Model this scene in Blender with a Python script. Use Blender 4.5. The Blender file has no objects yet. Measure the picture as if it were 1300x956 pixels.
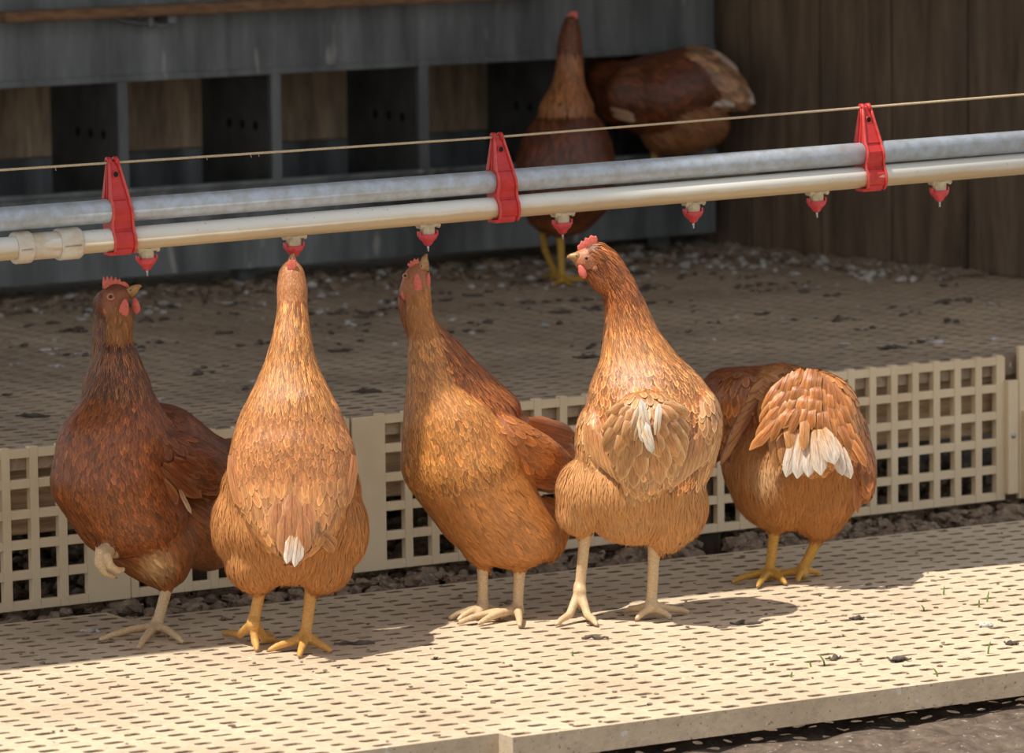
import bpy, bmesh, math, random
import numpy as np
from mathutils import Vector, Matrix
from mathutils.bvhtree import BVHTree

random.seed(7)
rng = np.random.default_rng(11)
scene = bpy.context.scene
COL = scene.collection
V = Vector

# ------------------------------------------------------------------ camera
FPX = 6500.0
PITCH = math.radians(7.1)
ROLL = .013
CAM_H = 1.158
_F = np.array([0, math.cos(PITCH), -math.sin(PITCH)])
_R0 = np.array([1., 0, 0])
_U0 = np.cross(_R0, _F)
_R = _R0 * math.cos(ROLL) - _U0 * math.sin(ROLL)
_U = _U0 * math.cos(ROLL) + _R0 * math.sin(ROLL)
_O = np.array([0, 0, CAM_H])

cam_data = bpy.data.cameras.new('camera')
cam = bpy.data.objects.new('camera', cam_data)
COL.objects.link(cam)
cam_data.sensor_width = 36
cam_data.lens = FPX / 1300 * 36
cam_data.clip_end = 100
m = Matrix(((_R[0], _U[0], -_F[0], 0), (_R[1], _U[1], -_F[1], 0), (_R[2], _U[2], -_F[2], CAM_H), (0, 0, 0, 1)))
cam.matrix_world = m
cam_data.dof.use_dof = True
cam_data.dof.focus_distance = 6.62
cam_data.dof.aperture_fstop = 9.0
scene.camera = cam

# ------------------------------------------------------------------ light
SUN_TRAVEL = V((.37, .25, -1.0))
sun_d = bpy.data.lights.new('sun', 'SUN')
sun_d.energy = 5.3
sun_d.angle = math.radians(.53)
sun_d.color = (1.0, .93, .82)
sun = bpy.data.objects.new('sun', sun_d)
COL.objects.link(sun)
sun.rotation_euler = SUN_TRAVEL.to_track_quat('-Z', 'Y').to_euler()
world = bpy.data.worlds.new('sky')
scene.world = world
world.use_nodes = True
wn = world.node_tree
bg = wn.nodes['Background']
sky = wn.nodes.new('ShaderNodeTexSky')
sky.sky_type = 'NISHITA'
sky.sun_disc = False
sky.sun_elevation = math.radians(62)
sky.sun_rotation = math.radians(-70)
sky.air_density = 1.0
sky.dust_density = 2.5
sky.ozone_density = .6
wmix = wn.nodes.new('ShaderNodeMix'); wmix.data_type = 'RGBA'; wmix.inputs[0].default_value = .6
wn.links.new(sky.outputs[0], wmix.inputs[6]); wmix.inputs[7].default_value = (4.6, 4.25, 3.75, 1)   # warm white mixed in to lift and warm the sky fill
wn.links.new(wmix.outputs[2], bg.inputs[0])
bg.inputs[1].default_value = .19

scene.view_settings.view_transform = 'Standard'
scene.view_settings.look = 'None'
scene.view_settings.gamma = 1
scene.view_settings.exposure = 0.0
scene.view_settings.use_curve_mapping = False
scene.cycles.max_bounces = 8


# ------------------------------------------------------------------ helpers
def ray(px, py):
    return _F + (px - 650) / FPX * _R - (py - 478) / FPX * _U


def G(px, py, z=0.0):
    d = ray(px, py)
    return V(_O + d * (z - CAM_H) / d[2])


def P(px, py, y):
    d = ray(px, py)
    return V(_O + d * y / d[1])


def tag(o, label=None, cat=None, group=None, kind=None):
    if label: o['label'] = label
    if cat: o['category'] = cat
    if group: o['group'] = group
    if kind: o['kind'] = kind
    return o


def empty(name, loc, label, cat, group=None):
    o = bpy.data.objects.new(name, None)
    COL.objects.link(o)
    o.location = loc
    o.empty_display_size = .05
    return tag(o, label, cat, group)


def link(name, me, mat=None, parent=None, smooth=True):
    o = bpy.data.objects.new(name, me)
    COL.objects.link(o)
    if mat:
        me.materials.append(mat)
    if parent:
        o.parent = parent
        o.matrix_parent_inverse = Matrix.Translation(-parent.location)
    me.polygons.foreach_set('use_smooth', [smooth] * len(me.polygons))
    return o


def bmobj(name, bm, mat=None, parent=None, smooth=False, bevel=0):
    me = bpy.data.meshes.new(name)
    bmesh.ops.recalc_face_normals(bm, faces=bm.faces)
    bm.to_mesh(me)
    bm.free()
    o = link(name, me, mat, parent, smooth)
    if bevel:
        b = o.modifiers.new('bevel', 'BEVEL')
        b.width = bevel
        b.segments = 2
        b.limit_method = 'ANGLE'
    return o


def raw_mesh(name, verts, faces, cols=None, uvs=None, edg=None):
    me = bpy.data.meshes.new(name)
    verts = np.asarray(verts, dtype=np.float32)
    faces = np.asarray(faces, dtype=np.int32)
    nf, k = faces.shape
    me.vertices.add(len(verts))
    me.vertices.foreach_set('co', verts.ravel())
    me.loops.add(nf * k)
    me.loops.foreach_set('vertex_index', faces.ravel())
    me.polygons.add(nf)
    me.polygons.foreach_set('loop_start', np.arange(nf, dtype=np.int32) * k)
    me.polygons.foreach_set('loop_total', np.full(nf, k, dtype=np.int32))
    me.update(calc_edges=True)
    if cols is not None:
        a = me.color_attributes.new('Col', 'FLOAT_COLOR', 'POINT')
        c = np.ones((len(verts), 4), dtype=np.float32)
        c[:, :3] = cols
        a.data.foreach_set('color', c.ravel())
    if edg is not None:
        a = me.color_attributes.new('Edg', 'FLOAT_COLOR', 'POINT')
        c = np.ones((len(verts), 4), dtype=np.float32)
        c[:, :3] = edg
        a.data.foreach_set('color', c.ravel())
    if uvs is not None:
        a = me.attributes.new('fuv', 'FLOAT_VECTOR', 'POINT')
        c = np.zeros((len(verts), 3), dtype=np.float32)
        c[:, :uvs.shape[1]] = uvs
        a.data.foreach_set('vector', c.ravel())
    return me


def box(bm, c, sx, sy, sz, M=None):
    """box centred at c; M = 3x3 orientation"""
    r = bmesh.ops.create_cube(bm, size=1)['verts']
    for v in r:
        p = V((v.co.x * sx, v.co.y * sy, v.co.z * sz))
        if M is not None: p = M @ p
        v.co = p + V(c)
    return r


def tube(bm, pts, radii, seg=16, caps=True, flat=1.0):
    pts = [V(p) for p in pts]
    rings = []
    up = None
    for i, p in enumerate(pts):
        t = (pts[min(i + 1, len(pts) - 1)] - pts[max(i - 1, 0)]).normalized()
        if up is None:
            up = V((0, 0, 1)) if abs(t.z) < .9 else V((0, 1, 0))
        a = t.cross(up).normalized()
        b = a.cross(t).normalized()
        up = b
        r = radii[i] if hasattr(radii, '__len__') else radii
        rings.append([bm.verts.new(p + a * r * math.cos(2 * math.pi * k / seg) * flat + b * r * math.sin(2 * math.pi * k / seg)) for k in range(seg)])
    for i in range(len(rings) - 1):
        for k in range(seg):
            bm.faces.new((rings[i][k], rings[i][(k + 1) % seg], rings[i + 1][(k + 1) % seg], rings[i + 1][k]))
    if caps:
        bm.faces.new(rings[0][::-1])
        bm.faces.new(rings[-1])


# ------------------------------------------------------------------ materials
def mat_new(name):
    mt = bpy.data.materials.new(name)
    mt.use_nodes = True
    nt = mt.node_tree
    return mt, nt, nt.nodes['Principled BSDF']


def ramp(nt, fac, stops):
    r = nt.nodes.new('ShaderNodeValToRGB')
    cr = r.color_ramp
    while len(cr.elements) < len(stops): cr.elements.new(.5)
    for e, (p, c) in zip(cr.elements, stops):
        e.position = p
        e.color = (*c, 1) if len(c) == 3 else c
    nt.links.new(fac, r.inputs[0])
    return r.outputs[0]


def noise(nt, vec, scale, detail=4, rough=.6, dist=0.0):
    n = nt.nodes.new('ShaderNodeTexNoise')
    n.inputs['Scale'].default_value = scale
    n.inputs['Detail'].default_value = detail
    n.inputs['Roughness'].default_value = rough
    n.inputs['Distortion'].default_value = dist
    if vec is not None: nt.links.new(vec, n.inputs['Vector'])
    return n.outputs['Fac']


def mapping(nt, scale=(1, 1, 1), rot=(0, 0, 0), src='Object'):
    tc = nt.nodes.new('ShaderNodeTexCoord')
    mp = nt.nodes.new('ShaderNodeMapping')
    mp.inputs['Scale'].default_value = scale
    mp.inputs['Rotation'].default_value = rot
    nt.links.new(tc.outputs[src], mp.inputs[0])
    return mp.outputs[0]


def mixc(nt, fac, a, b, mode='MIX'):
    mx = nt.nodes.new('ShaderNodeMix')
    mx.data_type = 'RGBA'
    mx.blend_type = mode
    for s, x in ((0, fac), (6, a), (7, b)):
        if hasattr(x, 'is_output') or isinstance(x, bpy.types.NodeSocket):
            nt.links.new(x, mx.inputs[s])
        else:
            mx.inputs[s].default_value = x if s == 0 else (*x, 1)
    return mx.outputs[2]


def bump(nt, h, strength, dist=.002, bs=None):
    b = nt.nodes.new('ShaderNodeBump')
    b.inputs['Strength'].default_value = strength
    b.inputs['Distance'].default_value = dist
    nt.links.new(h, b.inputs['Height'])
    if bs: nt.links.new(b.outputs[0], bs.inputs['Normal'])
    return b.outputs[0]


def mat_simple(name, c1, c2, scale=30, rough=.6, metal=0, bumps=.3, stretch=(1, 1, 1), lo=.35, hi=.65, rot=(0, 0, 0), spec=.5):
    mt, nt, bs = mat_new(name)
    vec = mapping(nt, stretch, rot)
    n = noise(nt, vec, scale)
    nt.links.new(ramp(nt, n, [(lo, c1), (hi, c2)]), bs.inputs['Base Color'])
    bs.inputs['Roughness'].default_value = rough
    bs.inputs['Metallic'].default_value = metal
    bs.inputs['Specular IOR Level'].default_value = spec
    if bumps: bump(nt, noise(nt, vec, scale * 3), bumps, .002, bs)
    return mt


def mat_deck(name, clean, dirty, lo, hi, sp=(.2, .16, .12)):
    mt, nt, bs = mat_new(name)
    vec = mapping(nt)
    big = noise(nt, vec, 3.5, 6, .65)
    fine = noise(nt, vec, 60, 5, .7)
    c = ramp(nt, big, [(lo, clean), (hi, dirty)])
    c = mixc(nt, ramp(nt, fine, [(.45, (0, 0, 0)), (.75, (.55, .55, .55))]), c, sp)
    speck = noise(nt, vec, 190, 2, .5)
    c = mixc(nt, ramp(nt, speck, [(.66, (0, 0, 0)), (.7, (.8, .8, .8))]), c, (sp[0] * .6, sp[1] * .6, sp[2] * .6))
    c = mixc(nt, ramp(nt, noise(nt, vec, 75, 2, .4), [(.70, (0, 0, 0)), (.73, (.7, .7, .7))]), c, (.72, .70, .66))
    nt.links.new(c, bs.inputs['Base Color'])
    bs.inputs['Roughness'].default_value = .62
    bump(nt, fine, .5, .002, bs)
    return mt


M = {}
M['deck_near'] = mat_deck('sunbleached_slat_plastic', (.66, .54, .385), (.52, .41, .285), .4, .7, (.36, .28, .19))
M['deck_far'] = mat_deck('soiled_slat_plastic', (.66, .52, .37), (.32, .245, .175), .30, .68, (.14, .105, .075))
M['panel'] = mat_simple('cream_lattice_plastic', (.86, .71, .48), (.74, .57, .36), 9, .5, 0, .15, lo=.35, hi=.75)
M['slot_grime_shade'] = mat_simple('grimy_shaded_slot_walls', (.36, .25, .155), (.17, .115, .07), 60, .8, 0, .3)  # soiled walls, with the shade inside the slots put into the colour
M['galv'] = mat_simple('galvanised_pipe', (.50, .57, .66), (.40, .42, .42), 60, .45, .3, .12, (1, 1, 1))
M['nest_steel'] = mat_simple('weathered_nest_steel', (.22, .24, .25), (.11, .12, .125), 5, .55, .25, .1, (3, 3, .6))
_mt = M['nest_steel']; _nt = _mt.node_tree; _bs = _nt.nodes['Principled BSDF']
_src = _bs.inputs['Base Color'].links[0].from_socket
_st = ramp(_nt, noise(_nt, mapping(_nt, (26, 26, 2.2)), 1.0, 4, .6), [(.3, (.78, .78, .78)), (.7, (1.2, 1.2, 1.18))])
_c = mixc(_nt, 1.0, _src, _st, 'MULTIPLY')
_dr = ramp(_nt, noise(_nt, mapping(_nt, (30, 30, 9)), 1.0, 1, .4), [(.70, (0, 0, 0)), (.76, (.55, .55, .55))])
_nt.links.new(mixc(_nt, _dr, _c, (.50, .49, .45)), _bs.inputs['Base Color'])
M['nest_dark'] = mat_simple('dark_partition_steel', (.14, .14, .137), (.07, .071, .071), 10, .6, .1, .1)
M['hole'] = mat_simple('black_hole_shadow', (.006, .006, .006), (.01, .01, .01), 10, .9, 0, 0)
M['cord'] = mat_simple('braided_cord', (.62, .50, .34), (.48, .37, .23), 300, .8, 0, .5)
M['drip'] = mat_simple('aged_ivory_plastic', (.62, .55, .38), (.45, .38, .24), 120, .5, 0, .1)
M['steel_pin'] = mat_simple('steel_pin', (.55, .55, .55), (.4, .4, .4), 50, .3, .9, 0)
M['wood_rail'] = mat_simple('rust_brown_rail_wood', (.30, .16, .08), (.16, .085, .045), 30, .75, 0, .4, (1, 1, 4))
M['timber'] = mat_simple('weathered_timber', (.62, .46, .29), (.36, .25, .15), 22, .8, 0, .4, (.6, .6, 6))
M['nest_wood'] = mat_simple('nest_back_wood', (.62, .46, .31), (.36, .26, .18), 14, .8, 0, .3, (4, 4, .8))
M['grass'] = mat_simple('grass_green', (.10, .22, .03), (.18, .30, .06), 80, .5, 0, 0)
M['roofing'] = mat_simple('roof_sheet', (.20, .17, .14), (.13, .11, .09), 8, .8, 0, .2)
M['beak'] = mat_simple('horn_beak', (.50, .31, .13), (.34, .17, .065), 160, .35, 0, .1)
M['pupil'] = mat_simple('pupil', (.004, .004, .004), (.006, .005, .004), 10, .1, 0, 0)
M['iris'] = mat_simple('amber_iris', (.42, .17, .03), (.30, .12, .03), 300, .15, 0, 0)
M['earth_post'] = mat_simple('dark_post_wood', (.13, .085, .05), (.06, .04, .027), 16, .85, 0, .4, (4, 4, .8))

# white pipe: dusty, ochre towards its underside and paler above
mt, nt, bs = mat_new('white_pipe_plastic')
vec = mapping(nt)
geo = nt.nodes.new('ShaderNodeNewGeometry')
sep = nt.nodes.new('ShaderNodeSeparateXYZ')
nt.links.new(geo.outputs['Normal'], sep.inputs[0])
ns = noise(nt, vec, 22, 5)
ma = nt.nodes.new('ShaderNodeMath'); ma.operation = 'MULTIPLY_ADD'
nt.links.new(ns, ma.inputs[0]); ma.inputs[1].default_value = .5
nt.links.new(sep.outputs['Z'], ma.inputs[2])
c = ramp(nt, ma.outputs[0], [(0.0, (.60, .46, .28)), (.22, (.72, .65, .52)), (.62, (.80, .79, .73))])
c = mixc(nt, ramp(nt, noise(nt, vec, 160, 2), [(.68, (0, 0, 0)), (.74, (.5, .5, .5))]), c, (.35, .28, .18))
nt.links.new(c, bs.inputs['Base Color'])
bs.inputs['Roughness'].default_value = .35
M['white_pipe'] = mt

# red plastic
for nm, ca, cb in (('red_clip', (.62, .035, .032), (.48, .028, .026)), ('red_nipple', (.66, .07, .085), (.52, .05, .06))):
    mt, nt, bs = mat_new(nm + '_plastic')
    vec = mapping(nt)
    nt.links.new(ramp(nt, noise(nt, vec, 90), [(.35, ca), (.7, cb)]), bs.inputs['Base Color'])
    bs.inputs['Roughness'].default_value = .4
    bs.inputs['Subsurface Weight'].default_value = .15
    bs.inputs['Subsurface Radius'].default_value = (.01, .002, .002)
    M[nm] = mt

M['red_rib'] = mat_simple('sunlit_dusty_red_edge', (.70, .10, .085), (.58, .05, .045), 120, .4, 0, .2)  # sun on the raised edges, and dust, put into a lighter red
# clear-ish coupler (milky)
M['coupler'] = mat_simple('milky_coupler_plastic', (.66, .64, .57), (.56, .46, .33), 45, .22, 0, .1)

# wood wall
mt, nt, bs = mat_new('old_barn_boards')
vec = mapping(nt, (6, 6, .7))
n1 = noise(nt, vec, 4, 8, .65, .6)
vec2 = mapping(nt, (1, 1, 1))
n2 = noise(nt, vec2, 3.2, 5, .6)
c = ramp(nt, n1, [(.3, (.075, .047, .028)), (.55, (.22, .15, .095)), (.8, (.36, .265, .18))])
c = mixc(nt, ramp(nt, n2, [(.4, (0, 0, 0)), (.7, (.6, .6, .6))]), c, (.12, .095, .075))
nt.links.new(c, bs.inputs['Base Color'])
bs.inputs['Roughness'].default_value = .85
bump(nt, n1, .5, .004, bs)
M['boards'] = mt

# soil
mt, nt, bs = mat_new('crumbly_soil')
vec = mapping(nt)
c = ramp(nt, noise(nt, vec, 40, 6, .7), [(.3, (.10, .072, .05)), (.5, (.26, .19, .13)), (.72, (.42, .33, .24))])
c = mixc(nt, ramp(nt, noise(nt, vec, 90, 2), [(.66, (0, 0, 0)), (.7, (.7, .7, .7))]), c, (.45, .43, .40))
nt.links.new(c, bs.inputs['Base Color'])
bs.inputs['Roughness'].default_value = .95
bump(nt, noise(nt, vec, 120, 5), .8, .006, bs)
M['soil'] = mt
mt = M['soil'].copy(); mt.name = 'dark_packed_soil'
for n_ in mt.node_tree.nodes:
    if n_.type == 'VALTORGB' and len(n_.color_ramp.elements) == 3:
        for e_, c_ in zip(n_.color_ramp.elements, ((.05, .035, .024), (.12, .085, .06), (.2, .15, .11))): e_.color = (*c_, 1)
M['soil_floor'] = mt
M['litter_dark'] = mat_simple('dried_droppings', (.15, .12, .095), (.06, .048, .038), 90, .9, 0, .5)
M['litter_pale'] = mat_simple('white_droppings', (.62, .60, .56), (.38, .35, .31), 90, .9, 0, .5)


def mat_feather(name, trans=.22, streak=.35, rough=.5, lace=(.35, .85), spec=.5):
    mt, nt, bs = mat_new(name)
    at = nt.nodes.new('ShaderNodeAttribute'); at.attribute_name = 'Col'
    ae = nt.nodes.new('ShaderNodeAttribute'); ae.attribute_name = 'Edg'
    fu = nt.nodes.new('ShaderNodeAttribute'); fu.attribute_name = 'fuv'
    sp = nt.nodes.new('ShaderNodeSeparateXYZ')
    nt.links.new(fu.outputs['Vector'], sp.inputs[0])
    mp = nt.nodes.new('ShaderNodeMapping'); mp.inputs['Scale'].default_value = (9, 1.3, 0)
    nt.links.new(fu.outputs['Vector'], mp.inputs[0])
    n = noise(nt, mp.outputs[0], 1.0, 3, .6)
    fac = ramp(nt, sp.outputs['Z'], [(lace[0], (0, 0, 0)), (lace[1], (1, 1, 1))])
    c = mixc(nt, fac, at.outputs['Color'], ae.outputs['Color'])
    k = ramp(nt, n, [(.25, (1 - streak,) * 3), (.75, (1 + streak * .6,) * 3)])
    c = mixc(nt, 1.0, c, k, 'MULTIPLY')
    nt.links.new(c, bs.inputs['Base Color'])
    bs.inputs['Roughness'].default_value = rough
    bs.inputs['Specular IOR Level'].default_value = spec
    bs.inputs['Anisotropic'].default_value = .5
    bump(nt, n, .5, .001, bs)
    tr = nt.nodes.new('ShaderNodeBsdfTranslucent')
    nt.links.new(c, tr.inputs[0])
    ms = nt.nodes.new('ShaderNodeMixShader')
    ms.inputs[0].default_value = trans
    nt.links.new(bs.outputs[0], ms.inputs[1])
    nt.links.new(tr.outputs[0], ms.inputs[2])
    nt.links.new(ms.outputs[0], nt.nodes['Material Output'].inputs[0])
    return mt


M['feather'] = mat_feather('feather_vane', .13, .55, .40, (.5, .95), .7)
M['down'] = mat_feather('soft_down', .25, .14, .75, (.2, .9), .3)
# bare skin / legs (vertex coloured)
mt, nt, bs = mat_new('hen_skin_and_scales')
at = nt.nodes.new('ShaderNodeAttribute'); at.attribute_name = 'Col'
vec = mapping(nt, (1, 1, 1.6))
vo = nt.nodes.new('ShaderNodeTexVoronoi'); vo.inputs['Scale'].default_value = 260
nt.links.new(vec, vo.inputs['Vector'])
c = mixc(nt, 1.0, at.outputs['Color'], ramp(nt, vo.outputs['Distance'], [(0.0, (1.05,) * 3), (.6, (.80,) * 3)]), 'MULTIPLY')
nt.links.new(c, bs.inputs['Base Color'])
bs.inputs['Roughness'].default_value = .5
bs.inputs['Subsurface Weight'].default_value = .1
bs.inputs['Subsurface Radius'].default_value = (.004, .002, .001)
bump(nt, vo.outputs['Distance'], -.3, .0006, bs)
M['skin'] = mt
mt, nt, bs = mat_new('red_comb_skin')
vec = mapping(nt)
nn = noise(nt, vec, 320, 3)
nt.links.new(ramp(nt, nn, [(.3, (.62, .10, .075)), (.7, (.72, .20, .14))]), bs.inputs['Base Color'])
bs.inputs['Roughness'].default_value = .5
bs.inputs['Subsurface Weight'].default_value = .2
bs.inputs['Subsurface Radius'].default_value = (.006, .002, .001)
bump(nt, nn, .6, .001, bs)
M['comb'] = mt

# ------------------------------------------------------------------ structure
ZU = .21                                  # height of the rear deck
RA, RB = G(0, 573, ZU), G(1285, 452, ZU)  # front edge of the rear deck
ru = (RB - RA); ru.z = 0; ru.normalize()
rn = V((ru.y, -ru.x, 0))                  # towards the hens
ANG = math.atan2(ru.y, ru.x)


def on_riser(px, py):
    r = V(ray(px, py)); o = V(_O)
    t = (RA - o).dot(rn) / r.dot(rn)
    p = o + r * t
    return (p - RA).dot(ru), p.z


WA, WB = G(905, 313, ZU), G(1300, 354, ZU)
wu = WB - WA; wu.z = 0; wu.normalize()
wn_ = V((-wu.y, wu.x, 0))
if wn_.y > 0: wn_ = -wn_


# ground
def ground():
    n = 150
    xs = np.linspace(-2.4, 2.4, n); ys = np.linspace(5.0, 10.6, n)
    X, Y = np.meshgrid(xs, ys)
    Z = -.05 + rng.normal(0, .004, X.shape)
    v = np.stack([X, Y, Z], -1).reshape(-1, 3)
    i = np.arange(n * n).reshape(n, n)
    f = np.stack([i[:-1, :-1], i[:-1, 1:], i[1:, 1:], i[1:, :-1]], -1).reshape(-1, 4)
    o = link('floor', raw_mesh('floor', v, f), M['soil_floor'])
    tag(o, 'bare crumbly brown soil under and between the slatted decks', 'ground', kind='structure')


ground()


def blob_pile(name, pts, rmin, rmax, mat, flat=.7, jag=.28, sub=2):
    bm0 = bmesh.new(); bmesh.ops.create_icosphere(bm0, subdivisions=sub, radius=1)
    bv = np.array([v.co[:] for v in bm0.verts]); bf = np.array([[v.index for v in f.verts] for f in bm0.faces]); bm0.free()
    vs, fs = [], []
    for k, p in enumerate(pts):
        r = rng.uniform(rmin, rmax) * (1 if rng.random() < .8 else 1.5)
        q = bv * (1 + jag * rng.normal(0, 1, (len(bv), 1)).clip(-1.6, 1.6) * .6)
        sc = np.array([rng.uniform(.7, 1.5), rng.uniform(.7, 1.5), flat * rng.uniform(.6, 1.1)]) * r
        a = rng.uniform(0, 6.28)
        q = q * sc
        q = np.stack([q[:, 0] * math.cos(a) - q[:, 1] * math.sin(a), q[:, 0] * math.sin(a) + q[:, 1] * math.cos(a), q[:, 2]], -1)
        vs.append(q + np.array(p)); fs.append(bf + k * len(bv))
    o = link(name, raw_mesh(name, np.concatenate(vs), np.concatenate(fs)), mat, None, False)
    return o


# soil clods between the decks and under the rear deck
pts = []
for k in range(5600):
    u = rng.uniform(-.25, 1.95); w = rng.uniform(-.75, .26) if k % 3 else rng.uniform(-.12, .26)
    p = RA + ru * u + rn * w
    if abs(u + w * math.tan(ANG) - on_riser(903, 690)[0]) < .034 and w > -.03: continue
    h = -.046 + .026 * rng.random()
    pts.append((p.x, p.y, h))
o = blob_pile('soil_clods', pts, .005, .0115, M['soil'], .85, .4)
tag(o, 'loose dark soil clods heaped under the lattice and behind the near deck', 'soil', kind='stuff')


def perforated(name, org, ang, u0, u1, v0, v1, pu, pv, hu, hv, z, t, mat, parent=None, keep=None):
    """slatted plastic deck with real holes; v runs away from the viewer"""
    cu, su = math.cos(ang), math.sin(ang)
    nu, nv = int(round((u1 - u0) / pu)), int(round((v1 - v0) / pv))
    hx, hy = hu / 2, hv / 2
    cell, fc = [], []
    oc = [(-pu / 2, -pv / 2), (pu / 2, -pv / 2), (pu / 2, pv / 2), (-pu / 2, pv / 2)]
    c_ = .28 * hv
    ic = [(-hx, -hy + c_), (-hx + c_, -hy), (hx - c_, -hy), (hx, -hy + c_), (hx, hy - c_), (hx - c_, hy), (-hx + c_, hy), (-hx, hy - c_)]
    g = .0012
    V0 = [(x, y, 0) for x, y in oc] + [(x, y, 0) for x, y in ic] + [(x * .93, y * .9, -g) for x, y in ic] + [(x * .93, y * .9, -t) for x, y in ic]
    tri = []

    def q(a, b, c, d): tri.append((a, b, c)); tri.append((a, c, d))
    # top ring
    q(0, 1, 6, 5); q(1, 2, 8, 7); q(2, 3, 10, 9); q(3, 0, 4, 11)
    tri += [(0, 5, 4), (1, 7, 6), (2, 9, 8), (3, 11, 10)]
    for k in range(8):
        a, b = 4 + k, 4 + (k + 1) % 8
        q(a, b, b + 8, a + 8)
        q(a + 8, b + 8, b + 16, a + 16)
    V0 = np.array(V0); T0 = np.array(tri)
    uu = u0 + pu * (np.arange(nu) + .5); vv = v0 + pv * (np.arange(nv) + .5)
    UU, VV = np.meshgrid(uu, vv)
    cen = np.stack([UU.ravel(), VV.ravel()], -1)
    if keep:
        cen = cen[[bool(keep(org.x + a * cu - b * su, org.y + a * su + b * cu)) for a, b in cen]]
    n = len(cen)
    L = V0[None].repeat(n, 0).copy()
    jr = np.random.default_rng(int(abs(u0) * 1000) + n)
    L[:, 4:, 1] *= (1 - .5 * jr.random((n, 1)) ** 2.2)          # slots partly clogged with dirt
    L[:, 4:, 0] *= (1 - .35 * jr.random((n, 1)) ** 2.2)
    L[:, :, 0] += cen[:, 0:1]; L[:, :, 1] += cen[:, 1:2]
    W = np.empty_like(L)
    W[:, :, 0] = org.x + L[:, :, 0] * cu - L[:, :, 1] * su
    W[:, :, 1] = org.y + L[:, :, 0] * su + L[:, :, 1] * cu
    W[:, :, 2] = z + L[:, :, 2]
    Fc = (T0[None] + (np.arange(n) * len(V0))[:, None, None]).reshape(-1, 3)
    U1, V1 = u0 + nu * pu, v0 + nv * pv
    # rim skirt
    rim = []
    for (a, b) in (((u0, v0), (U1, v0)),) if keep else (((u0, v0), (U1, v0)), ((U1, v0), (U1, V1)), ((U1, V1), (u0, V1)), ((u0, V1), (u0, v0))):
        rim.append((a, b))
    vs = list(W.reshape(-1, 3)); base = len(vs); fs = []
    for (a, b) in rim:
        i = base + len(fs) * 2
        for (x, y), zz in ((a, 0), (b, 0), (b, -t * 1.6), (a, -t * 1.6)):
            vs.append(np.array([org.x + x * cu - y * su, org.y + x * su + y * cu, z + zz]))
        fs += [(i, i + 1, i + 2), (i, i + 2, i + 3)]
    me = raw_mesh(name, np.array(vs), np.concatenate([Fc, np.array(fs)]))
    o = link(name, me, mat, parent, False)
    me.materials.append(M['slot_grime_shade'])
    mi = np.zeros(len(me.polygons), np.int32)
    per = np.zeros(len(T0), np.int32); per[12:] = 1
    mi[:len(Fc)] = np.tile(per, n)
    me.polygons.foreach_set('material_index', mi)
    return o


# rear deck
deck_depth = 2.9
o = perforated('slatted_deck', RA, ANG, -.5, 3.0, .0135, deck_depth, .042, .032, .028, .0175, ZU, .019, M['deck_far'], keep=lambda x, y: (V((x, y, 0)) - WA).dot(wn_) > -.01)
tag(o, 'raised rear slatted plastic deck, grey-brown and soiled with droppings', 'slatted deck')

# near deck: two staggered slat panels
C2 = G(163, 786); C1 = G(122, 779)
a2 = math.radians(31.0)
front = G(1200, 866)
d2 = V((math.cos(a2), math.sin(a2), 0)); n2 = V((-d2.y, d2.x, 0))
w2 = (C2 - front).dot(n2)
nv2 = int(w2 / .032)
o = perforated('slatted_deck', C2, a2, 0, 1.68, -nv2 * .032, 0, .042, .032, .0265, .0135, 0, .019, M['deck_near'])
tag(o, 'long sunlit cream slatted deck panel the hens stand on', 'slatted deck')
C1b = C2 + n2 * (C1 - C2).dot(n2)
o = perforated('slatted_deck', C1b - d2 * .0004, a2, -.882, 0, -(nv2 + 1) * .032, 0, .042, .032, .0265, .0135, .0, .019, M['deck_near'])
tag(o, 'cream slatted deck panel at the lower left corner, ending beside the shaded hen', 'slatted deck')


# lattice riser panels
def lattice(name, ua, ub, lead, tail, pu, off, label):
    """panel from ua to ub along riser; lead/tail = solid strips"""
    bm = bmesh.new()
    t = .012; bar = .0125; z1 = ZU; z0 = ZU - .2215; rows = 5
    pv = (z1 - z0 - bar) / rows
    Mx = Matrix((ru, -rn, V((0, 0, 1)))).transposed()

    def bx(u0, u1, a, b, d0=0, d1=t):
        c = RA + ru * ((u0 + u1) / 2) + rn * (off - (d0 + d1) / 2); c.z = (a + b) / 2
        box(bm, c, u1 - u0, d1 - d0, b - a, Mx)
    n = int(round((ub - tail - ua - lead - bar) / pu))
    pu = (ub - tail - ua - lead - bar) / n
    if lead > 0: bx(ua, ua + lead + .001, z0, z1, 0, .005)
    if tail > 0: bx(ub - tail - .001, ub, z0, z1, 0, .005)
    for k in range(n + 1):
        u = ua + lead + k * pu
        bx(u, u + bar, z0, z1 + .0028)
        if k < n:
            for r in range(rows + 1):
                z = z0 + r * pv
                bx(u + bar, u + pu, z, z + bar, .0006, t - .0006)
    o = bmobj(name, bm, M['panel'], bevel=.0008)
    tag(o, label, 'lattice panel')
    return o


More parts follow.
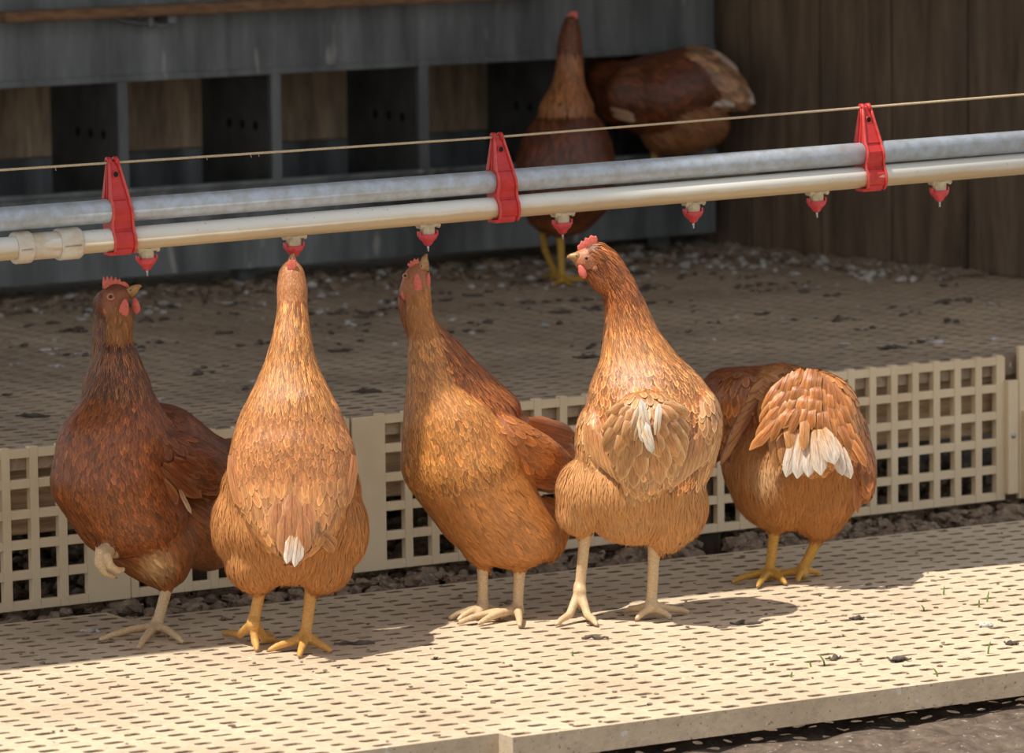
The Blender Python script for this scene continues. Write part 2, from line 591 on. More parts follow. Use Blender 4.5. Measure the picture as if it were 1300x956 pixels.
u_s1 = on_riser(165, 700)[0]; u_s2 = on_riser(449, 650)[0]; u_s3 = on_riser(792, 600)[0]; u_e = on_riser(1276, 560)[0]
g2 = on_riser(450, 650)[0]
strip1 = u_s1 - on_riser(121, 700)[0]
strip3 = on_riser(481, 650)[0] - u_s2
P1 = lattice('lattice_panel', u_s1 - strip1 - .0425 * 7 - .0125, u_s1, 0, strip1 - .001, .0425, .0, 'square-holed cream lattice panel at the far left, behind the shaded hen')
lattice('lattice_panel', u_s1 + .002, u_s2 - .003, 0, 0.006, .042, -.002, 'cream lattice panel between the shaded hen and the hen drinking with its back turned')
lattice('lattice_panel', u_s2, u_s3 - .003, strip3, 0.006, .042, 0, 'cream lattice panel with a solid left strip, behind the hen drinking side-on')
lattice('lattice_panel', u_s3, u_e, .006, .004, .0395, 0, 'cream lattice panel at the right, behind the hen with its head lowered')
# end batten + solid end plate with screws
Mx = Matrix((ru, -rn, V((0, 0, 1)))).transposed()
bm = bmesh.new()
ub0, _ = on_riser(1275, 560); ub1, _ = on_riser(1288, 560)
zt = on_riser(1282, 482)[1]
c = RA + ru * ((ub0 + ub1) / 2) + rn * .005; c.z = (zt + ZU - .212) / 2
box(bm, c, ub1 - ub0, .010, zt - ZU + .212, Mx)
bat = bmobj('batten', bm, M['panel'], bevel=.001)
tag(bat, 'narrow cream plastic batten screwed over the right end of the lattice', 'batten')


def screw(u, z, off, parent):
    bm = bmesh.new()
    c = RA + ru * u + rn * off; c.z = z
    tube(bm, [c, c + rn * .002, c + rn * .0035], [.0045, .004, .002], 12)
    return bmobj('screw', bm, M['steel_pin'], parent)


u_, z_ = on_riser(1281.5, 552)
screw(u_, z_, .010, bat)
bm = bmesh.new()
ub2, _ = on_riser(1290, 560)
c = RA + ru * (ub2 + .05) + rn * .004; zt2 = on_riser(1294, 439)[1]; zb2 = on_riser(1294, 632)[1]
c.z = (zt2 + zb2) / 2
box(bm, c, .1, .008, zt2 - zb2, Mx)
c2 = RA + ru * (ub2 + .052) + rn * .012; zm = on_riser(1295, 520)[1]
c2.z = (zm + zb2) / 2
box(bm, c2, .095, .008, zm - zb2, Mx)
pl = bmobj('end_plate', bm, M['panel'], bevel=.0012)
tag(pl, 'solid cream plastic plate at the right edge beyond the lattice', 'plate')
u_, z_ = on_riser(1299, 540)
screw(u_, z_, .016, pl)

# timber beam and post behind the lattice
bm = bmesh.new()
c = RA + ru * .85 - rn * .052; c.z = ZU - .070
box(bm, c, 2.4, .045, .105, Mx)
o = bmobj('timber_beam', bm, M['timber'], bevel=.003)
tag(o, 'weathered timber beam behind the upper holes of the lattice', 'beam')
for px_, lb in ((903, 'dark timber post standing between the two right hens below the lattice'), (300, 'timber post behind the lattice near the shaded hen')):
    bm = bmesh.new()
    u_, _ = on_riser(px_, 690)
    c = RA + ru * u_ - rn * .10 ; c.z = (ZU - .02 - .05) / 2 - .01
    if px_ == 903:
        c = RA + ru * u_ - rn * .0285; c.z = .02
    box(bm, c, .055, .028 if px_ == 903 else .05, .15 if px_ == 903 else .2, Mx)
    if px_ == 903:
        pass
    o = bmobj('timber_post', bm, M['earth_post'], bevel=.002)
    tag(o, lb, 'post')

# ------------------------------------------------------------------ nest boxes
NA, NB = G(0, 388, ZU), G(914, 316, ZU)
nu_ = NB - NA; nu_.z = 0; NL = nu_.length; nu_.normalize()
nn_ = V((nu_.y, -nu_.x, 0))
NM = Matrix((nu_, -nn_, V((0, 0, 1)))).transposed()


def on_nest(px, py, off=0.0):
    r = V(ray(px, py)); o = V(_O)
    t = (NA + nn_ * off - o).dot(nn_) / r.dot(nn_)
    p = o + r * t
    return (p - NA).dot(nu_), p.z


u_end, _ = on_nest(907, 60)
z_open = on_nest(500, 86)[1]     # top of openings
z_lip = on_nest(360, 226)[1]     # top of lower front panel
z_bot = on_nest(340, 339)[1]     # bottom of lower front panel
z_top = z_open + .75
div = [on_nest(x, 160)[0] for x in (156, 350.5, 538.5)]
pit = (div[2] - div[0]) / 2
U0 = div[0] - 2 * pit - .05
ND = .36
nest = empty('nest_box_unit', NA + nu_ * .6, 'row of grey galvanised steel nest boxes along the back of the deck', 'nest boxes')


def nbox(bm, u0, u1, d0, d1, z0, z1):
    c = NA + nu_ * ((u0 + u1) / 2) - nn_ * ((d0 + d1) / 2); c.z = (z0 + z1) / 2
    box(bm, c, u1 - u0, d1 - d0, z1 - z0, NM)


bm = bmesh.new()
nbox(bm, U0, u_end, 0, .004, z_open, z_top)
nbox(bm, U0, u_end, -.004, .0, z_open, z_open + .012)
nbox(bm, U0, u_end, .004, ND, z_top - .004, z_top)
bmobj('upper_front_panel', bm, M['nest_steel'], nest, bevel=.001)
bm = bmesh.new()
nbox(bm, U0, u_end, 0, .004, z_bot, z_lip)
nbox(bm, U0, u_end, -.008, .0, z_lip - .008, z_lip)
nbox(bm, U0, u_end, .004, ND, z_bot, z_bot + .004)
bmobj('lower_front_panel', bm, M['nest_steel'], nest, bevel=.001)
bm = bmesh.new()
nbox(bm, U0, u_end, ND, ND + .012, z_bot, z_top)
bmobj('back_board', bm, M['nest_wood'], nest)
bm = bmesh.new()
z_led = z_lip + .012
nbox(bm, U0, u_end, ND - .03, ND - .001, z_bot, z_led + .02)
bmobj('back_ledge', bm, M['nest_steel'], nest)
bm = bmesh.new()
nbox(bm, U0, u_end, .006, ND - .03, z_lip - .07, z_lip - .06)
bmobj('nest_floor', bm, M['nest_dark'], nest)
uu = [div[0] + pit * k for k in range(-2, 6)]
for k, u in enumerate(uu):
    if u > u_end: break
    bm = bmesh.new()
    nbox(bm, u - .010, u + .010, -.002, .012, z_lip - .002, z_open + .002)
    st = bmobj('divider_strip', bm, M['nest_steel'], nest, bevel=.001)
    bm = bmesh.new()
    nbox(bm, u + .008, u + .011, .012, ND * .78, z_bot + .01, z_open + .06)
    ps = bmobj('partition', bm, M['nest_dark'], nest)
    for j in range(3):
        bm = bmesh.new()
        d = ND * (.24 + .13 * j)
        c = NA + nu_ * (u + .0075) - nn_ * d; c.z = (z_lip + z_open) / 2 - .004
        tube(bm, [c, c + nu_ * .001], [.0085, .0085], 14)
        h = bmobj('vent_hole', bm, M['hole'], ps)
bm = bmesh.new()
nbox(bm, u_end - .004, u_end, 0.004, ND, z_bot, z_top)
bmobj('end_panel', bm, M['nest_steel'], nest)
for u in (U0 + .1, .5, u_end - .1):
    bm = bmesh.new()
    nbox(bm, u, u + .03, .05, .08, ZU, z_bot)
    bmobj('foot', bm, M['nest_steel'], nest)
# perch rail hidden behind the pipes, on brackets
zr = z_lip - .026
perch = empty('perch_rail', NA + nn_ * .05, 'wooden perch rail along the nest box entrances, the dark hen standing on it', 'perch')
bm = bmesh.new()
nbox(bm, .72, u_end + .14, -.075, -.035, zr - .02, zr)
bmobj('rail', bm, M['nest_wood'], perch, bevel=.004)
for u in (.75, 1.05, u_end - .05):
    bm = bmesh.new()
    nbox(bm, u, u + .01, -.04, .0, zr - .03, zr - .012)
    bmobj('bracket', bm, M['nest_steel'], perch)

# brown flap rail at the top left, hooked to the nest front
A_, B_ = on_nest(3, 22, .05), on_nest(395, 4, .05)
top = empty('flap_rail', NA + nn_ * .05, 'rust-brown wooden rail across the top left of the nest boxes', 'rail')
bm = bmesh.new()
a = NA + nu_ * A_[0] + nn_ * .05; a.z = A_[1]
b = NA + nu_ * (B_[0] + .5) + nn_ * .05; b.z = A_[1] + (B_[1] - A_[1]) / (B_[0] - A_[0]) * (B_[0] + .5 - A_[0])
dd = (b - a); ln = dd.length; dd.normalize()
up_ = dd.cross(-nn_).normalized()
if up_.z < 0: up_ = -up_
MM = Matrix((dd, -nn_, up_)).transposed()
box(bm, (a + b) / 2, ln, .03, .019, MM)
bmobj('rail', bm, M['wood_rail'], top, bevel=.004)
bm = bmesh.new()
h0 = on_nest(142, 22, .02); h1 = on_nest(222, 18, .02)
pts_ = []
for px_, py_ in ((143, 22), (160, 27), (185, 30), (205, 33), (220, 29), (223, 17)):
    q = on_nest(px_, py_, .03); pp = NA + nu_ * q[0] + nn_ * .03; pp.z = q[1]; pts_.append(pp)
tube(bm, pts_, .0035, 8)
q = on_nest(187, 20, .03); pp = NA + nu_ * q[0] + nn_ * .018; pp.z = q[1]
box(bm, pp, .010, .05, .035, MM)
q = on_nest(214, 18, .03); pp = NA + nu_ * q[0] + nn_ * .018; pp.z = q[1]
box(bm, pp, .016, .05, .03, MM)
bmobj('hook', bm, M['nest_steel'], top, bevel=.001)

# ------------------------------------------------------------------ board wall
WM = Matrix((wu, -wn_, V((0, 0, 1)))).transposed()


def on_wall(px, py):
    r = V(ray(px, py)); o = V(_O)
    t = (WA - o).dot(wn_) / r.dot(wn_)
    return (o + r * t - WA).dot(wu)


seams = [-.62, -.42, -.21, on_wall(905, 200) - .03, on_wall(951, 200), on_wall(1039, 200), on_wall(1129, 200), on_wall(1226, 200), on_wall(1318, 200), on_wall(1318, 200) + .16, on_wall(1318, 200) + .34]
bm = bmesh.new()
for k in range(len(seams) - 1):
    a, b = seams[k] + .003, seams[k + 1] - .003
    d = rng.uniform(0, .004)
    c = WA + wu * ((a + b) / 2) - wn_ * (.012 + d); c.z = ZU + .001 + .8
    box(bm, c, b - a, .02, 1.6, WM)
o = bmobj('wall_back', bm, M['boards'], bevel=.0015)
tag(o, 'dark weathered vertical board wall at the back right', 'wall', kind='structure')

bm = bmesh.new()
c = WA + wu * .25 - wn_ * .036; c.z = ZU + .79
box(bm, c, 2.2, .012, 1.62, WM)
o = bmobj('wall_behind', bm, M['earth_post'])  # dark sheet stands in for the shade between the boards
tag(o, 'backing behind the vertical boards, coloured dark as the shade in their gaps', 'wall', kind='structure')

# the coop roof whose front edge throws the shade across the decks
RZ = 1.9
S0, S1 = G(0, 852), G(1300, 710)
off = -SUN_TRAVEL * RZ
E0, E1 = S0 + off, S1 + off
ed = (E1 - E0).normalized()
en = V((-ed.y, ed.x, 0))
E0 = E0 - ed * 1.6; E1 = E1 + ed * 1.6
bm = bmesh.new()
prof = []
vv_ = []
for (p, z) in ((E0, 0), (E1, 0), (E1 + en * 4.2, .35), (E0 + en * 4.2, .35)):
    vv_.append((p.x, p.y, RZ + z))
lo_ = [bm.verts.new(v) for v in vv_]
hi_ = [bm.verts.new((v[0], v[1], v[2] + .05)) for v in vv_]
bm.faces.new(lo_[::-1]); bm.faces.new(hi_)
for k in range(4): bm.faces.new((lo_[k], lo_[(k + 1) % 4], hi_[(k + 1) % 4], hi_[k]))
o = bmobj('ceiling', bm, M['roofing'])
tag(o, 'coop roof above the rear deck, shading the nest boxes', 'roof', kind='structure')

# ------------------------------------------------------------------ drinking line
def yd(px): return 6.635 + .52 * (px - 450) / 1000


def pw(px):  # white pipe axis
    return P(px, 316.5 - .0836 * px, yd(px))


def pg(px):
    return P(px, 278.5 - .0763 * px, yd(px) + .002)


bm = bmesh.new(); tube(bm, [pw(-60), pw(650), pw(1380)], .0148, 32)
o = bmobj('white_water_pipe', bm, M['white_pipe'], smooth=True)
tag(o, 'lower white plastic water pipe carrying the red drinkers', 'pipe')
bm = bmesh.new(); tube(bm, [pg(-60), pg(650), pg(1380)], .0152, 32)
o = bmobj('galvanised_support_pipe', bm, M['galv'], smooth=True)
tag(o, 'upper grey galvanised pipe above the white water pipe', 'pipe')
cpts = []
for px_, py_ in ((-60, 220.5), (0, 216), (145, 206.5), (380, 191), (625, 174.5), (860, 155.5), (1095, 136.5), (1300, 120), (1380, 113)):
    cpts.append(P(px_, py_, yd(px_)))
bm = bmesh.new(); tube(bm, cpts, .0016, 8)
for px_, py_ in ((70, 213), (318, 196), (328, 195), (262, 199)):
    a = P(px_, py_, yd(px_)); tube(bm, [a, a + V((.001, 0, -.004))], .0004, 5)
o = bmobj('suspension_cord', bm, M['cord'], smooth=True)
tag(o, 'thin tan cord stretched above the pipes', 'cord')

pd = (pw(1300) - pw(0)).normalized()           # pipe direction
pq = V((pd.y, -pd.x, 0)).normalized()          # horizontal, towards camera side
pu_ = pq.cross(pd).normalized()
if pu_.z < 0: pu_ = -pu_

# coupler
cp = empty('pipe_coupler', pw(60), 'milky plastic coupler with two collars on the left end of the white pipe', 'pipe coupler')
bm = bmesh.new()
tube(bm, [pw(24), pw(96)], .0172, 32)
for x in range(46, 74, 5):
    pass
bmobj('sleeve', bm, M['coupler'], cp, smooth=False, bevel=.001)
for a, b in ((17, 40), (72, 102)):
    bm = bmesh.new(); tube(bm, [pw(a), pw(a + 2), pw(b - 4), pw(b)], [.0195, .0205, .0205, .0175], 32)
    for s in (-1, 1):
        c = (pw(a + 3) + pw(b - 6)) / 2 + pq * .0203 - pu_ * .001
        box(bm, c, (pw(b - 6) - pw(a + 3)).length, .0012, .0015, Matrix((pd, -pq, pu_)).transposed())
    bmobj('collar', bm, M['coupler'], cp)


def hanger(px, py_top, label):
    """red clip: profile in the plane across the pipes, extruded along them"""
    C = pw(px); K = pg(px)
    top_z = (P(px, py_top, yd(px)) - C).dot(pu_)
    gz = (K - C).dot(pu_)
    root = empty('pipe_hanger', C, label, 'pipe hanger', 'red pipe hangers')
    # front curve: (z, offset, halfwidth)
    rf = .0148 + .0048; rg = .0152 + .0046
    fr = []
    fr.append((-.0165, .006, .0150))
    for a in (-60, -35, -10, 15, 40): fr.append((rf * math.sin(math.radians(a)), rf * math.cos(math.radians(a)), .0148))
    for a in (-38, -15, 10, 35): fr.append((gz + rg * math.sin(math.radians(a)), rg * math.cos(math.radians(a)), .0145 - .0006 * (a + 38) / 20))
    zz0 = gz + rg * .8
    for s in (.0, .25, .5, .75, 1.0):
        fr.append((zz0 + (top_z - zz0) * s, rg * .72 * (1 - s) + .004 * s, .0130 * (1 - s) + .0066 * s))
    bm = bmesh.new()
    sh = .0
    L, Rr, Lb, Rb = [], [], [], []
    for z, o_, w in fr:
        lean = -.004 * max(0, (z - gz) / (top_z - gz)) - .0
        lean = -.006 * (z / top_z) + .002
        for lst, s, oo in ((L, -1, o_), (Rr, 1, o_), (Lb, -1, -o_ * .95 - .001), (Rb, 1, -o_ * .95 - .001)):
            lst.append(bm.verts.new(C + pu_ * z + pq * oo + pd * (s * w + lean)))
    for k in range(len(fr) - 1):
        bm.faces.new((L[k], Rr[k], Rr[k + 1], L[k + 1]))
        bm.faces.new((Rb[k], Lb[k], Lb[k + 1], Rb[k + 1]))
        bm.faces.new((Lb[k], L[k], L[k + 1], Lb[k + 1]))
        bm.faces.new((Rr[k], Rb[k], Rb[k + 1], Rr[k + 1]))
    bm.faces.new((L[0], Lb[0], Rb[0], Rr[0])); bm.faces.new((L[-1], Rr[-1], Rb[-1], Lb[-1]))
    bmobj('clip_body', bm, M['red_clip'], root)
    # raised edge ribs
    for s in (-1, 1):
        bm = bmesh.new()
        pts_ = []
        for z, o_, w in fr:
            lean = -.006 * (z / top_z) + .002
            pts_.append(C + pu_ * z + pq * (o_ + .0014) + pd * (s * w * .95 + lean))
        tube(bm, pts_, .0019, 8)
        bmobj('rib', bm, M['red_rib'], root, smooth=True)
    # rib on flank
    bm = bmesh.new()
    for f_ in (.35, -.2):
        pts_ = []
        for z, o_, w in fr[-5:]:
            lean = -.006 * (z / top_z) + .002
            pts_.append(C + pu_ * z + pq * (o_ * f_) + pd * (-w - .0004 + lean))
        tube(bm, pts_, .0010, 6)
    bmobj('flank_rib', bm, M['red_clip'], root, smooth=True)
    # cross webs
    for z, o_, w in (fr[9 + 1], fr[5]):
        bm = bmesh.new()
        c = C + pu_ * z + pq * (o_ + .001) + pd * (-.006 * (z / top_z) + .002)
        box(bm, c, 2 * w * .95, .002, .0012, Matrix((pd, -pq, pu_)).transposed())
        bmobj('web', bm, M['red_clip'], root)
    # bottom latch
    bm = bmesh.new()
    c = C - pu_ * .0165 + pq * .005 - pd * .004
    box(bm, c, .030, .022, .0045, Matrix((pd, -pq, pu_)).transposed())
    c = C - pu_ * .0135 + pq * .0155 + pd * .0005
    box(bm, c, .022, .004, .006, Matrix((pd, -pq, pu_)).transposed())
    bmobj('latch', bm, M['red_clip'], root, bevel=.0012)
    # head: two lobes gripping the cord
    bm = bmesh.new()
    tz = top_z
    for s in (-1, 1):
        c = C + pu_ * (tz + .001) + pd * (-.004 + s * .0048)
        tube(bm, [c - pq * .006 - pu_ * .002, c - pq * .003 + pu_ * .0025, c + pq * .002 + pu_ * .0028, c + pq * .0055, c + pq * .0055 - pu_ * .004], [.003, .0034, .0034, .003, .002], 10)
    bmobj('cord_hook', bm, M['red_clip'], root, smooth=True)
    # eyelet
    bm = bmesh.new()
    zc = top_z - .0155
    s = (zc - zz0) / (top_z - zz0)
    c = C + pu_ * zc + pq * (rg * .72 * (1 - s) + .004 * s + .0005) + pd * (-.006 * (zc / top_z) + .002 + .0005)
    ring = [c + pd * .0042 * math.cos(t) + pu_ * .0046 * math.sin(t) for t in np.linspace(0, 2 * math.pi, 15)[:-1]]
    ring += [ring[0], ring[1]]
    tube(bm, ring, .0010, 6, caps=False)
    ey = bmobj('eyelet', bm, M['red_clip'], root, smooth=True)
    bm = bmesh.new(); tube(bm, [c + pq * .0002, c + pq * .0005], .0033, 14)
    bmobj('eyelet_hole', bm, M['hole'], ey)
    return root


hanger(150, 205, 'red plastic hanger clip nearest the pipe coupler, leftmost of three')
hanger(637, 174, 'middle red plastic hanger clip, in front of the far standing hen')
hanger(1103, 137, 'red plastic hanger clip at the right, in front of the board wall')


def nipple(px, label):
    C = pw(px)
    root = empty('nipple_drinker', C - pu_ * .03, label, 'drinker', 'nipple drinkers on the white pipe')
    X = Matrix((pd, -pq, pu_)).transposed()
    bm = bmesh.new()
    box(bm, C - pu_ * .0150 + pd * .001, .030, .016, .0045, X)
    for s in (-1, 1): box(bm, C - pu_ * .0175 + pd * (.001 + s * .0125), .004, .014, .003, X)
    tube(bm, [C - pu_ * .014, C - pu_ * .030], [.0098, .0094], 12)
    bmobj('saddle', bm, M['drip'], root, bevel=.0007)
    bm = bmesh.new()
    b0 = C - pu_ * .0265
    tube(bm, [b0, b0 - pu_ * .003, b0 - pu_ * .0065, b0 - pu_ * .010, b0 - pu_ * .0145, b0 - pu_ * .016], [.0118, .0128, .0118, .0075, .0050, .0025], 16)
    for s in (-1, 1): box(bm, b0 + pd * s * .0125 + pu_ * .0005, .003, .008, .007, X)
    bmobj('red_cap', bm, M['red_nipple'], root, smooth=True, bevel=.0006)
    bm = bmesh.new()
    tube(bm, [b0 - pu_ * .014, b0 - pu_ * .0235], .0015, 8)
    bmobj('pin', bm, M['steel_pin'], root, smooth=True)


nipple(185, 'nipple drinker above the beak of the shaded hen, beside the left red clip')
nipple(372, 'nipple drinker being pecked by the hen seen from behind')
nipple(542, 'nipple drinker touched by the upturned beak of the orange hen')
nipple(713, 'nipple drinker just left of the hen with its head turned')
nipple(879, 'nipple drinker between the turned-head hen and the right red clip')
nipple(1036, 'nipple drinker just left of the right red clip')
nipple(1192, 'nipple drinker right of the right red clip, nearest the frame edge')

# ------------------------------------------------------------------ hens
ICO = None


def ico():
    global ICO
    if ICO is None:
        b = bmesh.new(); bmesh.ops.create_icosphere(b, subdivisions=3, radius=1)
        ICO = (np.array([v.co[:] for v in b.verts]), np.array([[v.index for v in f.verts] for f in b.faces])); b.free()
    return ICO


class Hen:
    """blobs are given as (px, py, w, rx, ry, rz): photo position, depth offset in mm
    from the hen's own depth, radii in mm"""

    def __init__(s, depth, k=1.0):
        s.D = depth; s.k = k; s.b = []

    def pos(s, px, py, w):
        return P(px, py, s.D + w * .001)

    def r(s, v): return v * s.D / FPX

    def blob(s, n, zone, flow):
        px, py, w = n[:3]; rr = n[3:]
        if len(rr) == 1: rr = (rr[0],) * 3
        s.b.append((np.array(s.pos(px, py, w)), np.array(rr) * s.D / FPX, zone, np.array(V(flow).normalized())))

    def chain(s, nodes, zone, sub=5, flow=None):
        """flow follows the order of nodes"""
        nodes = [tuple(n) if len(n) == 6 else tuple(n[:3]) + (n[3],) * 3 for n in nodes]
        for i in range(len(nodes) - 1):
            a, b = np.array(nodes[i], float), np.array(nodes[i + 1], float)
            fl = flow if flow is not None else (s.pos(*b[:3]) - s.pos(*a[:3]))
            for j in range(sub + (1 if i == len(nodes) - 2 else 0)):
                t = j / sub
                s.blob(tuple(a + (b - a) * t), zone, fl)

    def limb(s, pts, radii, zone='leg'):
        """pts are world points; capsule chain"""
        for i in range(len(pts) - 1):
            a, b = V(pts[i]), V(pts[i + 1]); n = max(3, int((b - a).length / .0035))
            for j in range(n + 1):
                t = j / n; r = radii[i] + (radii[i + 1] - radii[i]) * t
                s.b.append((np.array(a.lerp(b, t)), np.array((r,) * 3), zone, np.array((b - a).normalized())))

    def leg(s, hip, ankle, toes, r=.0066, heel=None, hock=None):
        """hip/hock/ankle = (px,py,w); toes = list of (px,py) on the deck"""
        h = s.pos(*hip); a = s.pos(*ankle)
        if a.z < .012: a.z = .012
        s.limb([h, h.lerp(a, .35), a], [r * 1.25, r, r * .95])
        s.limb([a + V((0, 0, .004)), a + V((0, -.004, -.002))], [r * 1.1, r * 1.2])
        for t in toes:
            g = G(t[0], t[1], .0045)
            lift = .012 if len(t) < 3 else t[2]
            mid = a.lerp(g, .45); mid.z = max(.008, min(a.z, .012))
            m2 = a.lerp(g, .8); m2.z = .0085
            s.limb([a, mid, m2, g], [r * .85, r * .72, r * .6, r * .48])
            e = (g - m2).normalized()
            s.limb([g, g + e * .006 + V((0, 0, -.001))], [r * .42, r * .15], 'claw')

    def build_body(s, vox=.0024):
        bv, bf = ico()
        n = len(s.b)
        vs = np.concatenate([bv * r[None] + c[None] for c, r, z, f in s.b])
        fs = np.concatenate([bf + i * len(bv) for i in range(n)])
        me = raw_mesh('tmp', vs, fs)
        o = bpy.data.objects.new('tmp', me); COL.objects.link(o)
        md = o.modifiers.new('r', 'REMESH'); md.mode = 'VOXEL'; md.voxel_size = vox
        dg = bpy.context.evaluated_depsgraph_get(); dg.update()
        ev = o.evaluated_get(dg); m2 = ev.to_mesh()
        co = np.empty(len(m2.vertices) * 3, np.float32); m2.vertices.foreach_get('co', co); co = co.reshape(-1, 3).astype(float)
        m2.calc_loop_triangles()
        tr = np.empty(len(m2.loop_triangles) * 3, np.int32); m2.loop_triangles.foreach_get('vertices', tr); tr = tr.reshape(-1, 3)
        ed = np.empty(len(m2.edges) * 2, np.int32); m2.edges.foreach_get('vertices', ed); ed = ed.reshape(-1, 2)
        ev.to_mesh_clear(); bpy.data.objects.remove(o)
        # classify
        s.cl = s.classify(co)
        leg = np.isin(s.zn[s.cl[0]], ['leg', 'claw'])
        wgt = np.where(leg, .25, 1.0)[:, None]
        deg = np.bincount(ed.ravel(), minlength=len(co))[:, None].clip(1)
        for it in range(14):
            if it > 3: wgt = np.where(leg, 0, 1.0)[:, None]
            acc = np.zeros_like(co)
            np.add.at(acc, ed[:, 0], co[ed[:, 1]]); np.add.at(acc, ed[:, 1], co[ed[:, 0]])
            co = co + wgt * .6 * (acc / deg - co)
        s.co, s.tr = co, tr
        return co, tr

    def classify(s, pts):
        C = np.array([b[0] for b in s.b]); R = np.array([b[1] for b in s.b]); Fl = np.array([b[3] for b in s.b])
        s.zn = np.array([b[2] for b in s.b])
        out_i = np.empty(len(pts), int); out_f = np.empty((len(pts), 3))
        for a in range(0, len(pts), 4000):
            p = pts[a:a + 4000]
            q = np.sqrt((((p[:, None] - C[None]) / R[None]) ** 2).sum(-1))
            dist = (q - 1) * R.mean(-1)[None]
            i = dist.argmin(1)
            out_i[a:a + 4000] = i
            w = np.exp(-(dist - dist.min(1)[:, None]) / .012)
            f = (w[:, :, None] * Fl[None]).sum(1)
            out_f[a:a + 4000] = f
        return out_i, out_f


def lerp(a, b, t): return np.array(a) * (1 - t) + np.array(b) * t


# station profiles (position along, half width) for feather types
SHAPES = {
    'round': ([0, .3, .6, .85, 1.0], [.35, .85, 1.0, .75, .18]),
    'hackle': ([0, .3, .6, .85, 1.0], [.5, 1.0, .85, .5, .08]),
    'long': ([0, .2, .55, .88, 1.0], [.5, .85, 1.0, .8, .25]),
    'hair': ([0, .3, .6, .85, 1.0], [1, .9, .7, .4, .05]),
}


def emit_feather(out, stations, sides, normals, W, shape, cb, ce, ct, cup, uvo):
    """stations: 5 points; writes 15 verts / 8 quads"""
    ts, ws = SHAPES[shape]
    base = out['n']
    for k in range(5):
        w = ws[k] * W * .5
        p, sd, nm = stations[k], sides[k], normals[k]
        t = ts[k]
        cc = cb * (1 - t) + ct * t
        out['v'] += [p - sd * w - nm * (cup * w), p, p + sd * w - nm * (cup * w)]
        out['c'] += [cc, cc, cc]
        out['e'] += [ce, ce, ce]
        v_ = uvo * 7 + t * 2; e_ = .9 if t > .95 else t * .25
        out['u'] += [(uvo, v_, 1.0), (uvo + .5, v_, e_), (uvo + 1, v_, 1.0)]
    for k in range(4):
        b = base + k * 3
        out['f'] += [(b, b + 1, b + 4, b + 3), (b + 1, b + 2, b + 5, b + 4)]
    out['n'] += 15


def tint(c):
    c = np.array(c, float)
    if c[2] < .55 * c[0]: c = c * np.array((1.05, .92, .70))
    return c


def new_out(): return dict(v=[], c=[], e=[], u=[], f=[], n=0)


def flush(name, out, mat, parent, label=None):
    if not out['n']: return None
    me = raw_mesh(name, np.array(out['v']), np.array(out['f']), np.array(out['c']), np.array(out['u']), np.array(out['e']))
    o = link(name, me, mat, parent)
    o['kind'] = 'stuff'
    return o


ZP = {  # length, width, spacing, lift, shape, cup
    'face': (.005, .0018, .0030, .0004, 'hair', .1),
    'hackle': (.025, .0040, .0032, .0012, 'hackle', .25),
    'throat': (.012, .0028, .0028, .0010, 'hackle', .15),
    'breast': (.021, .0068, .0049, .0011, 'round', .14),
    'back': (.022, .0082, .0056, .0012, 'round', .16),
    'belly': (.026, .0058, .0047, .0014, 'hackle', .10),
    'fluff': (.026, .0026, .0029, .0024, 'hackle', .05),
    'wing': (.034, .0115, .0082, .0018, 'round', .16),
    'cover': (.034, .0100, .0078, .0022, 'long', .18),
}
ZNAME = {'face': 'face_feathers', 'throat': 'throat_feathers', 'hackle': 'hackle_feathers', 'breast': 'breast_feathers', 'back': 'back_feathers',
         'belly': 'belly_feathers', 'fluff': 'fluff_feathers', 'wing': 'wing_feathers', 'cover': 'tail_covert_feathers'}


